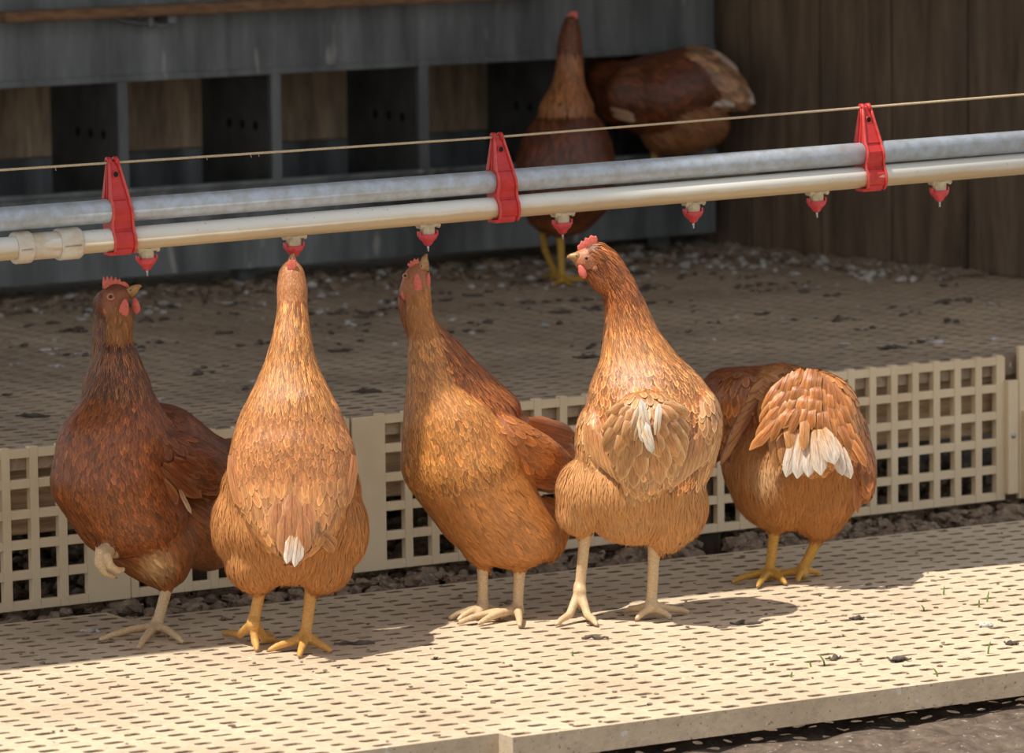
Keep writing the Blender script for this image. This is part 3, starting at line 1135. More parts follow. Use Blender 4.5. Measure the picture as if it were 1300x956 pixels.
def plumage(h, root, pal, seed, scale=1.0, strands=1500, hug=.85):
    rg = np.random.default_rng(seed)
    co, tr = h.co, h.tr
    a, b, c = co[tr[:, 0]], co[tr[:, 1]], co[tr[:, 2]]
    nrm = np.cross(b - a, c - a); ar = np.linalg.norm(nrm, axis=1) / 2; nrm /= (ar[:, None] * 2 + 1e-12)
    bvh = BVHTree.FromPolygons([tuple(p) for p in co], [tuple(t) for t in tr])
    N = int(ar.sum() / (.0034 ** 2) * 2.2)
    ti = rg.choice(len(tr), N, p=ar / ar.sum())
    r1, r2 = np.sqrt(rg.random(N)), rg.random(N)
    pts = a[ti] * (1 - r1)[:, None] + b[ti] * (r1 * (1 - r2))[:, None] + c[ti] * (r1 * r2)[:, None]
    ns = nrm[ti]
    ci, fl = h.classify(pts)
    zs = h.zn[ci]
    cen = np.array([x[0] for x in h.b])
    grids = {}
    outs = {}
    strandpts = []
    for i in range(N):
        z = zs[i]
        if z not in ZP: continue
        L, W, sp, lift, shp, cup = ZP[z]
        sp *= scale; L *= scale; W *= scale
        p = pts[i]
        key = tuple((p / sp).astype(int)); g = grids.setdefault(z, {})
        ok = True
        for dx in (-1, 0, 1):
            for dy in (-1, 0, 1):
                for dz in (-1, 0, 1):
                    for q in g.get((key[0] + dx, key[1] + dy, key[2] + dz), ()):
                        if (q[0] - p[0]) ** 2 + (q[1] - p[1]) ** 2 + (q[2] - p[2]) ** 2 < sp * sp: ok = False
        if not ok: continue
        g.setdefault(key, []).append(p)
        n = ns[i]; f = fl[i]
        t = f - n * f.dot(n)
        l_ = np.linalg.norm(t)
        if l_ < .15 * np.linalg.norm(f):
            t = t + np.array((0, 0, -.6)) - n * (-.6 * n[2])
            l_ = np.linalg.norm(t)
        t /= l_ + 1e-9
        sd = np.cross(t, n)
        ang = rg.normal(0, .10 if z != 'fluff' else .2)
        t = t * math.cos(ang) + sd * math.sin(ang); sd = np.cross(t, n)
        Lk = L * rg.uniform(.85, 1.15)
        st, sds, nms = [], [], []
        tsk = SHAPES[shp][0]
        for k in range(5):
            q = p + t * (tsk[k] * Lk - Lk * .25)
            hgt = -.0006 + lift * tsk[k] ** 1.3 * rg.uniform(.8, 1.25) + .0006 * math.sin(3.1 * tsk[k])
            loc, nn2, _, dd_ = bvh.find_nearest(V(q))
            if loc is None: break
            nn2 = np.array(nn2); loc = np.array(loc)
            if nn2.dot(n) < .1: nn2 = n; loc = q
            qq = (loc * hug + q * (1 - hug)) + nn2 * hgt
            st.append(qq); nms.append(nn2); sd2 = np.cross(t, nn2); sds.append(sd2 / (np.linalg.norm(sd2) + 1e-9))
        if len(st) < 5: continue
        base, edge, tip, var = pal(z, p, n, rg)
        base, edge, tip = tint(base), tint(edge), tint(tip)
        br = math.exp(rg.normal(0, var))
        o_ = outs.setdefault(z, new_out())
        emit_feather(o_, st, sds, nms, W * rg.uniform(.85, 1.15), shp, np.array(base) * br, np.array(edge) * br, np.array(tip) * br, cup, rg.uniform(0, 50))
        if z in ('fluff', 'belly', 'cover', 'back', 'breast', 'hackle', 'throat') and rg.random() < {'fluff': .55, 'throat': .3}.get(z, .08):
            strandpts.append((p, t, n, sd, np.array(edge) * br, z))
    # fine wisps
    o_ = new_out()
    for p, t, n, sd, col, z in strandpts:
        L = rg.uniform(.010, .020) * (1 if z in ('fluff',) else .6)
        up = rg.uniform(.12, .40) if z == 'fluff' else rg.uniform(.1, .22)
        d = t * math.cos(up) + n * math.sin(up) + sd * rg.normal(0, .25)
        st = [p + n * .001 + d * L * k / 4 - n * (.25 * L * (k / 4) ** 2) + np.array((0, 0, -.12 * L * (k / 4) ** 2)) for k in range(5)]
        emit_feather(o_, st, [sd] * 5, [n] * 5, .0007, 'hair', col, col, col * 1.1, 0, rg.uniform(0, 50))
    for z, out in outs.items():
        flush(ZNAME[z], out, M['down'] if z in ('fluff', 'face', 'throat') else M['feather'], root)
    flush('down_wisps', o_, M['down'], root)


def body_mesh(h, root, skin):
    """skin(zone, p) -> colour"""
    zs = h.zn[h.classify(h.co)[0]]
    cols = np.array([skin(z, p) for z, p in zip(zs, h.co)])
    # soften colour borders
    me = raw_mesh('body', h.co, h.tr, cols)
    return link('body', me, M['skin'], root)


def big_feather(h, name, root, a, b, W, cb, ce, ct, sag=0.0, shape='long', label=None, facing=(0, -1, .15), mat=None, roll=0.0, shaft=True, segs=9):
    """one large vane from a to b, both (px,py,w); curved, cupped, with a raised shaft"""
    A = np.array(h.pos(*a)); B = np.array(h.pos(*b))
    d = B - A; L = np.linalg.norm(d); d /= L
    n = np.array(V(facing).normalized()); n = n - d * n.dot(d); n /= np.linalg.norm(n)
    sd = np.cross(d, n)
    if roll:
        n, sd = n * math.cos(roll) + sd * math.sin(roll), sd * math.cos(roll) - n * math.sin(roll)
    vs, cs, us, fs = [], [], [], []
    cols_ = 7
    cb, ce, ct = map(tint, (cb, ce, ct))
    es = []
    rg = np.random.default_rng(int(abs(A[0] * 1e5)) + int(abs(B[2] * 1e5)))
    uvo = rg.uniform(0, 50)
    for k in range(segs):
        t = k / (segs - 1)
        w = W * .5 * (min(1, .45 + t * 2.2)) * (1 if t < .72 else math.sqrt(max(0, 1 - ((t - .72) / .285) ** 2)))
        c0 = A + d * L * t + n * (sag * math.sin(math.pi * t))
        for j in range(cols_):
            x = (j / (cols_ - 1) - .5) * 2
            jag = 1 + (rg.uniform(-.05, .02) if abs(x) == 1 else 0)
            vs.append(c0 + sd * (w * x * jag) - n * (.28 * w * x * x) + d * (-.08 * W * abs(x)))
            c = cb * (1 - t) + ct * t
            cs.append(c); es.append(ce * (.45 + .55 * t) + c * .55 * (1 - t)); us.append((uvo + x * .9, uvo + t * 3 + abs(x) * .8, max(abs(x), 0 if t < .8 else (t - .8) * 4)))
    for k in range(segs - 1):
        for j in range(cols_ - 1):
            i = k * cols_ + j; fs.append((i, i + 1, i + cols_ + 1, i + cols_))
    if shaft:
        b0 = len(vs)
        for k in range(segs):
            t = k / (segs - 1)
            c0 = A + d * L * t * .97 + n * (sag * math.sin(math.pi * t) + .0003)
            w = .0004 * (1 - .7 * t)
            for x, y in ((-1, 0), (0, 1), (1, 0)):
                vs.append(c0 + sd * w * x + n * w * y); cs.append(cb * .65); es.append(cb * .65); us.append((uvo, t, 0))
        for k in range(segs - 1):
            for j in range(2):
                i = b0 + k * 3 + j; fs.append((i, i + 1, i + 4, i + 3))
    me = raw_mesh(name, np.array(vs), np.array(fs), np.array(cs), np.array(us), np.array(es))
    o = link(name, me, mat or M['feather'], root)
    if label: o['label'] = label
    return o


def plate(h, name, root, prof, w, th, mat, label=None, bend=0.0):
    """closed outline in photo px, given thickness in mm: comb, lobes"""
    bm = bmesh.new()
    fr_, bk = [], []
    for (px, py) in prof:
        fr_.append(bm.verts.new(h.pos(px, py, w - th / 2)))
        bk.append(bm.verts.new(h.pos(px, py, w + th / 2)))
    bm.faces.new(fr_); bm.faces.new(bk[::-1])
    n = len(prof)
    for k in range(n): bm.faces.new((fr_[k], bk[k], bk[(k + 1) % n], fr_[(k + 1) % n]))
    o = bmobj(name, bm, mat, root, smooth=True)
    b = o.modifiers.new('b', 'BEVEL'); b.width = th * .00042; b.segments = 3; b.limit_method = 'ANGLE'; b.angle_limit = math.radians(60)
    if label: o['label'] = label
    return o


def ell(h, name, root, c, rad, mat, rot=0.0, label=None):
    """soft lobe: ellipsoid with rippled skin, rad in px (x, depth, z), rot in image plane"""
    bm = bmesh.new()
    bmesh.ops.create_icosphere(bm, subdivisions=3, radius=1)
    k = h.D / FPX
    C = h.pos(*c)
    for v in bm.verts:
        x, y, z = v.co
        rp = 1 + .06 * math.sin(9 * x + 5 * z) * math.cos(7 * z + 4 * y)
        w_ = 1 + .25 * (-z)           # heavier below
        x, y, z = x * rad[0] * rp * w_, y * rad[1] * w_, z * rad[2] * rp
        x, z = x * math.cos(rot) - z * math.sin(rot), x * math.sin(rot) + z * math.cos(rot)
        v.co = C + V((x, y, z)) * k
    o = bmobj(name, bm, mat, root, smooth=True)
    if label: o['label'] = label
    return o


def beak(h, root, base, tip, r, drop=2.5, open_=0.0, wz=6):
    """upper and lower mandible from base to tip, hooked; coordinates (px,py,w)"""
    A, B = h.pos(*base), h.pos(*tip)
    d = (B - A).normalized(); side = d.cross(V((0, -1, 0))).normalized()
    k = h.D / FPX
    # 'down' side = towards the wattles
    dn = side * drop * k / max(.001, abs(drop)) * 1.0
    if drop < 0: dn = dn
    pts_ = [A, A.lerp(B, .35) - dn * .5, A.lerp(B, .7) - dn * .3, A.lerp(B, .92) + dn * .4, B + dn * 2.2]
    rr = [r * k, r * .86 * k, r * .6 * k, r * .33 * k, r * .10 * k]
    bm = bmesh.new(); tube(bm, pts_, rr, 14)
    up_b = bmobj('beak', bm, M['beak'], root, smooth=True)
    bm = bmesh.new()
    pts_ = [A + dn * r * .75, A.lerp(B, .45) + dn * (r * .55 + open_), A.lerp(B, .82) + dn * (r * .3 + open_)]
    tube(bm, pts_, [r * .6 * k, r * .42 * k, r * .12 * k], 12)
    bmobj('lower_mandible', bm, M['beak'], up_b, smooth=True)
    bm = bmesh.new()
    c = A.lerp(B, .22) - dn * r * .25 + V((0, -r * .8 * k, 0))
    tube(bm, [c - d * .0012, c + d * .0012], [.0008, .0008], 8)
    bmobj('nostril', bm, M['pupil'], up_b, smooth=True)
    return up_b


def eye(h, root, c, r=3.4):
    k = h.D / FPX
    C = h.pos(*c)
    e = None
    bm = bmesh.new(); bmesh.ops.create_uvsphere(bm, u_segments=20, v_segments=12, radius=r * k)
    for v in bm.verts: v.co = V((v.co.x, v.co.y * .75, v.co.z)) + C
    e = bmobj('eye', bm, M['iris'], root, smooth=True)
    bm = bmesh.new(); bmesh.ops.create_uvsphere(bm, u_segments=16, v_segments=10, radius=r * .55 * k)
    for v in bm.verts: v.co = V((v.co.x, v.co.y * .5, v.co.z)) + C + V((0, -r * .58 * k, 0))
    bmobj('pupil', bm, M['pupil'], e, smooth=True)
    # pale eyelid ring
    bm = bmesh.new()
    ring = [C + V((math.cos(t) * r * 1.12 * k, -r * .35 * k, math.sin(t) * r * .95 * k)) for t in np.linspace(0, 2 * math.pi, 17)[:-1]]
    tube(bm, ring + ring[:2], r * .24 * k, 6, caps=False)
    bmobj('eyelid', bm, M['comb_pale'], e, smooth=True)
    return e


M['lobe'] = mat_simple('brown_ear_skin', (.48, .20, .09), (.36, .13, .06), 300, .7, 0, .3)
M['comb_pale'] = mat_simple('pale_face_skin', (.62, .34, .22), (.5, .24, .16), 200, .6, 0, .3)

RUST = (.40, .115, .028); RUST_D = (.22, .055, .014); GOLD = (.66, .32, .095); TAN = (.60, .30, .13)
CREAM = (.80, .62, .42); PEACH = (.62, .34, .16); WHITE = (.88, .84, .76); LEG_Y = (.68, .36, .09); LEG_P = (.72, .52, .30)


def skin_fn(legc, under, face=(.46, .17, .09)):
    def f(z, p):
        if z == 'leg': return legc
        if z == 'claw': return (.28, .20, .13)
        if z == 'face': return face
        return under
    return f


def finish(h, root, legc, under, pal, seed, face=(.50, .19, .12), **kw):
    h.build_body()
    rg0 = np.random.default_rng(1)

    def sk(z, p):
        if z in ('leg', 'claw'): return skin_fn(legc, under, face)(z, p)
        return tint(pal(z, p, None, rg0)[0]) * .85
    body_mesh(h, root, sk)
    plumage(h, root, pal, seed, **kw)


def comb_prof(pts): return pts


# ---- hen 1: shaded hen at the left, looking up to the right, one foot lifted
def hen_shaded():
    g = G(203, 806)
    h = Hen(g.y)
    root = empty('laying_hen', g, 'dark russet hen in the shade at far left, one foot lifted, looking up', 'hen', None)
    # tail -> flows start at head
    h.chain([(148, 374, 22, 18, 15, 17), (141, 386, 22, 21, 19, 21)], 'face', 3, flow=(-.5, .1, -1))
    h.chain([(160, 371, 20, 10, 10, 9), (150, 378, 22, 15, 14, 15)], 'face', 3, flow=(-.6, .1, -.5))
    h.chain([(134, 384, 26, 15, 15, 18), (134, 404, 28, 16, 19, 20), (141, 432, 26, 25, 24, 22), (147, 462, 22, 33, 31, 24), (148, 494, 14, 46, 42, 28)], 'hackle', 5)
    h.chain([(150, 452, 6, 26, 26, 22), (151, 478, 4, 34, 32, 24), (151, 500, 0, 44, 40, 26)], 'hackle', 5)
    h.chain([(153, 402, 12, 17, 16, 18), (152, 428, 6, 17, 18, 18)], 'throat', 4)
    h.chain([(151, 518, -3, 53, 46, 32), (145, 560, -12, 74, 64, 52), (142, 610, -14, 80, 70, 62), (166, 655, -4, 74, 66, 58)], 'breast', 5)
    h.chain([(166, 655, 6, 70, 62, 56), (196, 690, 14, 58, 54, 50), (207, 722, 18, 34, 34, 26)], 'belly', 5)
    h.chain([(196, 560, 40, 66, 58, 50), (240, 592, 92, 58, 55, 52), (282, 600, 150, 38, 40, 42)], 'back', 5)
    h.chain([(225, 660, 60, 62, 60, 56), (262, 690, 110, 42, 44, 36)], 'belly', 4)
    h.chain([(196, 575, -28, 34, 18, 34), (236, 590, -6, 44, 20, 38), (280, 606, 34, 34, 16, 28)], 'wing', 5)
    h.leg((217, 728, 10), (199, 796, -2), [(128, 812), (176, 822), (213, 806), (232, 815)], r=.0078)
    # lifted foot, toes curled down
    q = h.pos
    h.limb([q(150, 700, -22), q(138, 702, -58)], [.010, .0075])
    h.limb([q(136, 698, -58), q(126, 700, -72), q(124, 715, -76), q(134, 728, -72), q(144, 732, -66)], [.0085, .0062, .0056, .005, .0038])
    h.limb([q(138, 700, -58), q(136, 706, -78), q(140, 719, -82), q(150, 725, -76), q(156, 723, -70)], [.0085, .0062, .0056, .005, .0036])
    h.limb([q(136, 698, -52), q(130, 690, -50), q(124, 697, -48)], [.007, .005, .004])
    h.limb([q(144, 732, -66), q(149, 734, -64)], [.0036, .0014], 'claw')
    h.limb([q(156, 723, -70), q(159, 719, -68)], [.0034, .0014], 'claw')

    def pal(z, p, n, rg):
        if z == 'hackle':
            return (.13, .034, .010), (.62, .28, .09), (.17, .05, .015), .35
        if z == 'throat': return (.42, .20, .09), (.46, .22, .10), (.5, .26, .12), .2
        if z == 'face':
            k_ = min(1, max(0, (p[2] - eye_z - .003) / .006)); k_ = max(k_, min(1, max(0, (eye_x - .008 - p[0]) / .006)))
            c_ = lerp((.52, .20, .12), (.26, .08, .03), k_)
            return c_, c_, c_, .2
        if z == 'breast':
            return (.31, .085, .020), (.54, .20, .06), (.36, .11, .028), .25
        if z in ('belly',): return (.40, .14, .038), (.48, .19, .06), (.44, .17, .05), .16
        if z in ('wing', 'back'): return (.22, .062, .018), (.36, .13, .045), (.25, .07, .02), .18
        return RUST, GOLD, RUST, .2
    eye_x, _, eye_z = h.pos(141, 376, 2)
    pale = np.array(h.pos(196, 716, -34))
    pal0 = pal

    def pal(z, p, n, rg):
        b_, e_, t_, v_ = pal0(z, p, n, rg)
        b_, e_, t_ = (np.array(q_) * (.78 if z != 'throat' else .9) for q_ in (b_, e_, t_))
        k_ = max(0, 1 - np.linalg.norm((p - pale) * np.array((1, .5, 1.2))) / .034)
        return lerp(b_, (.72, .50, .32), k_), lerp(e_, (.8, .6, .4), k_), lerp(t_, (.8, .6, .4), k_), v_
    finish(h, root, LEG_P, (.2, .06, .02), pal, 101, face=(.38, .15, .08))
    # comb, wattles, beak, eye
    plate(h, 'comb', root, [(130, 366), (130, 358), (131, 350), (134, 355), (136, 350), (139, 355), (141.5, 350), (144, 355.5), (147, 351), (149, 356), (152, 353), (154, 358), (158, 357), (163, 361), (165, 366), (158, 369), (146, 367), (137, 368)], 18, 3.6, M['comb'])
    for c, r, rt in (((157.5, 392, 0), (6.2, 3.2, 13), -.15), ((172, 388, 22), (5.5, 3, 11), .1)):
        ell(h, 'wattle', root, c, r, M['comb'], rt)
    beak(h, root, (164, 371, 16), (179, 362, 14), 6.2, 2.2)
    eye(h, root, (140.6, 376.5, 2), 3.8)
    ell(h, 'ear_lobe', root, (134, 394, 7), (3.5, 2, 6), M['lobe'], .3)
    # wing edge feathers
    for a, b, W, s_ in (((206, 592, -52), (256, 632, -10), .024, 0), ((220, 585, -48), (280, 628, 10), .026, 0), ((190, 600, -54), (226, 640, -38), .022, 0), ((236, 585, -40), (298, 620, 30), .026, 0)):
        big_feather(h, 'wing_feather', root, a, b, W, (.22, .06, .018), (.5, .26, .12), (.30, .10, .03), .002)
    big_feather(h, 'wing_feather', root, (228, 622, -52), (243, 652, -48), .006, (.4, .2, .1), (.6, .4, .22), (.75, .58, .42), .001, label='pale feather tip showing below the folded wing')
    big_feather(h, 'breast_tuft', root, (89, 590, -50), (96, 622, -58), .012, (.5, .3, .16), (.7, .5, .3), (.75, .55, .4), .003, label='pale feather edge on the breast')
    return root


# ---- hen 2: seen from behind, beak on the drinker
def hen_back_drinking():
    g = G(355, 824)
    h = Hen(g.y)
    root = empty('laying_hen', g, 'tan hen seen from behind stretching straight up with its beak on a drinker', 'hen', None)
    h.chain([(370, 337, 60, 10, 12, 9), (370, 349, 58, 18, 20, 17), (371, 370, 50, 21, 22, 20), (371, 386, 44, 20, 21, 16)], 'crown', 4, flow=(0, -.3, -1))
    h.chain([(371, 388, 42, 20, 21, 16), (371, 410, 34, 22, 23, 18), (370, 436, 24, 27, 27, 20), (369, 462, 18, 34, 32, 20), (369, 490, 10, 46, 40, 24), (369, 512, 2, 57, 48, 26)], 'hackle', 5)
    h.chain([(369, 524, 2, 64, 53, 30), (369, 545, 0, 72, 58, 40), (371, 580, -14, 82, 58, 60), (371, 600, -24, 82, 52, 56)], 'back', 5)
    h.chain([(372, 620, -34, 80, 46, 50), (373, 655, -60, 62, 30, 42), (374, 682, -84, 40, 18, 28)], 'wing', 5)
    h.chain([(372, 680, -84, 32, 14, 24), (371, 702, -94, 18, 8, 16)], 'cover', 4)
    h.chain([(369, 620, 10, 90, 72, 60), (369, 668, 2, 94, 76, 52), (369, 700, 2, 76, 66, 42)], 'fluff', 5, flow=(0, -.1, -1))
    h.blob((326, 712, -4, 42, 42, 42), 'fluff', (.2, 0, -1))
    h.blob((410, 714, -4, 40, 42, 40), 'fluff', (-.2, 0, -1))
    h.blob((288, 668, -4, 20, 32, 44), 'fluff', (0, 0, -1))
    h.blob((450, 672, -4, 18, 32, 44), 'fluff', (0, 0, -1))
    h.leg((333, 735, 4), (322, 790, 0), [(284, 804), (326, 824), (352, 815), (345, 806)], r=.0080)
    h.leg((396, 742, 4), (388, 808, -10), [(343, 825), (380, 832), (419, 826), (402, 812)], r=.0080)

    def pal(z, p, n, rg):
        if z == 'crown' or z == 'face': return (.52, .22, .09), (.62, .32, .15), (.6, .3, .14), .12
        if z == 'hackle':
            return (.42, .14, .032), (.92, .58, .26), (.54, .21, .055), .28
        if z == 'back':
            t = min(1, max(0, (p[2] - .24) / .05))
            return lerp((.50, .21, .08), (.40, .14, .045), t), lerp((.70, .38, .19), (.74, .42, .18), t), (.52, .22, .085), .15
        if z == 'wing': return (.50, .22, .085), (.72, .42, .20), (.58, .28, .12), .16
        if z == 'cover': return (.42, .17, .07), (.6, .32, .16), (.5, .22, .1), .15
        return (.58, .29, .125), (.62, .33, .15), (.62, .33, .15), .08
    ZP['crown'] = (.008, .0026, .0025, .0006, 'hackle', .2); ZNAME['crown'] = 'crown_feathers'
    finish(h, root, LEG_Y, (.35, .15, .06), pal, 102)
    beak(h, root, (370, 336, 66), (372, 322, 72), 6, 1)
    plate(h, 'comb', root, [(365, 342), (364, 336), (366, 333), (367, 328), (369.5, 331), (371, 326), (373, 331), (375, 329), (376, 336), (375, 342), (370, 345)], 44, 5, M['comb'])
    # folded wing tips along both sides
    for s_ in (-1, 1):
        for k in range(6):
            x0 = 371 + s_ * (78 - k * 6); y0 = 578 + k * 14
            x1 = 371 + s_ * (66 - k * 9.5); y1 = 645 + k * 11
            big_feather(h, 'wing_feather', root, (x0, y0, -34 - k * 7), (x1, y1, -62 - k * 7), .020, (.50, .21, .085), (.72, .42, .22), (.56, .26, .11), .003, facing=(s_ * .5, -1, .1))
    for a, b, W, c in (((352, 640, -98), (352, 690, -108), .024, 0), ((390, 640, -98), (388, 692, -110), .024, 0), ((371, 630, -98), (370, 684, -112), .026, 0), ((362, 655, -106), (361, 706, -114), .020, 0), ((384, 655, -106), (386, 704, -114), .020, 0)):
        big_feather(h, 'tail_feather', root, a, b, W, (.42, .18, .08), (.62, .36, .2), (.50, .24, .11), .003)
    for a, b, W in (((369, 680, -112), (364, 716, -120), .011), ((379, 682, -112), (374, 720, -119), .010), ((373, 680, -110), (367, 710, -117), .008), ((383, 684, -110), (380, 713, -118), .009)):
        big_feather(h, 'tail_feather', root, a, b, W, (.62, .40, .24), WHITE, WHITE, .002, label='white tipped tail feather')
    for a, b in (((400, 670, -92), (428, 692, -70)), ((404, 678, -88), (424, 702, -74)), ((345, 682, -92), (333, 668, -80))):
        big_feather(h, 'wing_feather', root, a, b, .012, (.40, .17, .07), (.6, .34, .18), (.5, .25, .11), .006, label='curled primary tip beside the tail')
    return root


# ---- hen 3: side-on orange hen, beak up at the drinker
def hen_side_drinking():
    g = G(640, 783)
    h = Hen(g.y)
    root = empty('laying_hen', g, 'orange hen turned left with its beak pointing straight up to a drinker', 'hen', None)
    h.chain([(532, 340, 6, 10, 10, 10), (528, 352, 4, 17, 15, 15), (527, 368, 4, 21, 18, 18)], 'face', 4, flow=(-.1, .1, -1))
    h.chain([(517, 374, 10, 13, 15, 14), (524, 398, 10, 17, 19, 16), (538, 420, 10, 23, 25, 18), (553, 444, 10, 33, 34, 22), (570, 476, 10, 46, 42, 26), (604, 518, 16, 58, 48, 32)], 'hackle', 5)
    h.chain([(533, 376, -4, 15, 15, 15), (532, 400, -4, 17, 18, 16), (538, 420, -4, 20, 22, 16)], 'throat', 4)
    h.chain([(540, 436, -8, 23, 24, 20), (545, 465, -10, 28, 30, 24), (554, 505, -14, 40, 40, 34), (572, 540, -14, 62, 56, 46), (586, 590, -12, 78, 66, 60)], 'breast', 5, flow=(.25, -.1, -1))
    h.chain([(590, 600, -10, 76, 64, 56), (622, 650, -6, 70, 60, 56), (654, 680, 0, 58, 54, 44)], 'belly', 5)
    h.blob((688, 672, 24, 34, 34, 44), 'fluff', (.3, 0, -1))
    h.blob((618, 690, -8, 36, 34, 30), 'belly', (.2, 0, -1))
    h.chain([(620, 545, 34, 58, 50, 36), (660, 575, 72, 52, 46, 44), (700, 588, 118, 32, 32, 40)], 'back', 5)
    h.chain([(636, 555, -20, 38, 22, 30), (668, 578, 2, 42, 22, 34), (696, 592, 40, 33, 18, 30)], 'wing', 5, flow=(.9, .4, -.45))
    h.leg((613, 712, -6), (613, 770, -12), [(572, 784), (583, 786), (635, 777), (606, 784)], r=.0076)
    h.leg((660, 716, -8), (657, 778, -14), [(584, 790), (609, 791), (660, 794), (636, 784)], r=.0078)

    def pal(z, p, n, rg):
        if z == 'face': return (.50, .22, .12), (.50, .22, .12), (.54, .25, .14), .15
        if z == 'throat': return (.52, .25, .11), (.6, .32, .15), (.6, .32, .15), .15
        if z == 'hackle': return (.19, .048, .012), (.66, .28, .08), (.30, .085, .022), .3
        if z == 'breast': return (.50, .19, .048), (.80, .46, .18), (.58, .25, .07), .2
        if z == 'belly': return (.54, .215, .06), (.64, .30, .10), (.6, .27, .085), .12
        if z == 'fluff': return (.58, .25, .075), (.66, .33, .12), (.64, .31, .11), .12
        if z == 'wing': return (.40, .13, .035), (.56, .25, .085), (.46, .17, .05), .14
        return (.46, .16, .042), (.60, .26, .085), (.52, .2, .06), .15
    finish(h, root, LEG_P, (.34, .12, .035), pal, 103)
    plate(h, 'comb', root, [(521, 340), (517, 337), (518, 333), (520, 335), (521, 330), (524, 332), (526, 327), (528, 330), (531, 327), (532, 331), (534, 333), (531, 338), (526, 342)], 2, 3.6, M['comb'])
    ell(h, 'wattle', root, (530, 360, -13), (5.2, 3, 14), M['comb'], .1)
    ell(h, 'wattle', root, (543, 358, -2), (3.4, 3, 13), M['comb'], -.1)
    beak(h, root, (536, 342, 2), (541, 322, 2), 6.5, 2)
    eye(h, root, (514.5, 350, -8), 2.8)
    ell(h, 'ear_lobe', root, (513, 373, -4), (4, 3, 8), M['comb'], .1)
    # folded wing: long feathers towards the tail
    for k in range(9):
        x0, y0 = 640 + k * 4, 598 - k * 8
        x1, y1 = 712 + k * 2.4, 617 - k * 8.2
        big_feather(h, 'wing_feather', root, (x0, y0, -38 + k * 3), (x1, y1, 24 + k * 6), .021, (.38, .12, .032), (.60, .28, .10), (.44, .16, .045), .004, facing=(.2, -1, .3))
    for a, b in (((690, 545, 84), (727, 556, 104)), ((694, 560, 84), (732, 575, 100)), ((690, 575, 76), (730, 590, 94))):
        big_feather(h, 'tail_feather', root, a, b, .024, (.46, .17, .045), (.62, .3, .1), (.5, .2, .06), .003, facing=(.1, -1, .4))
    return root


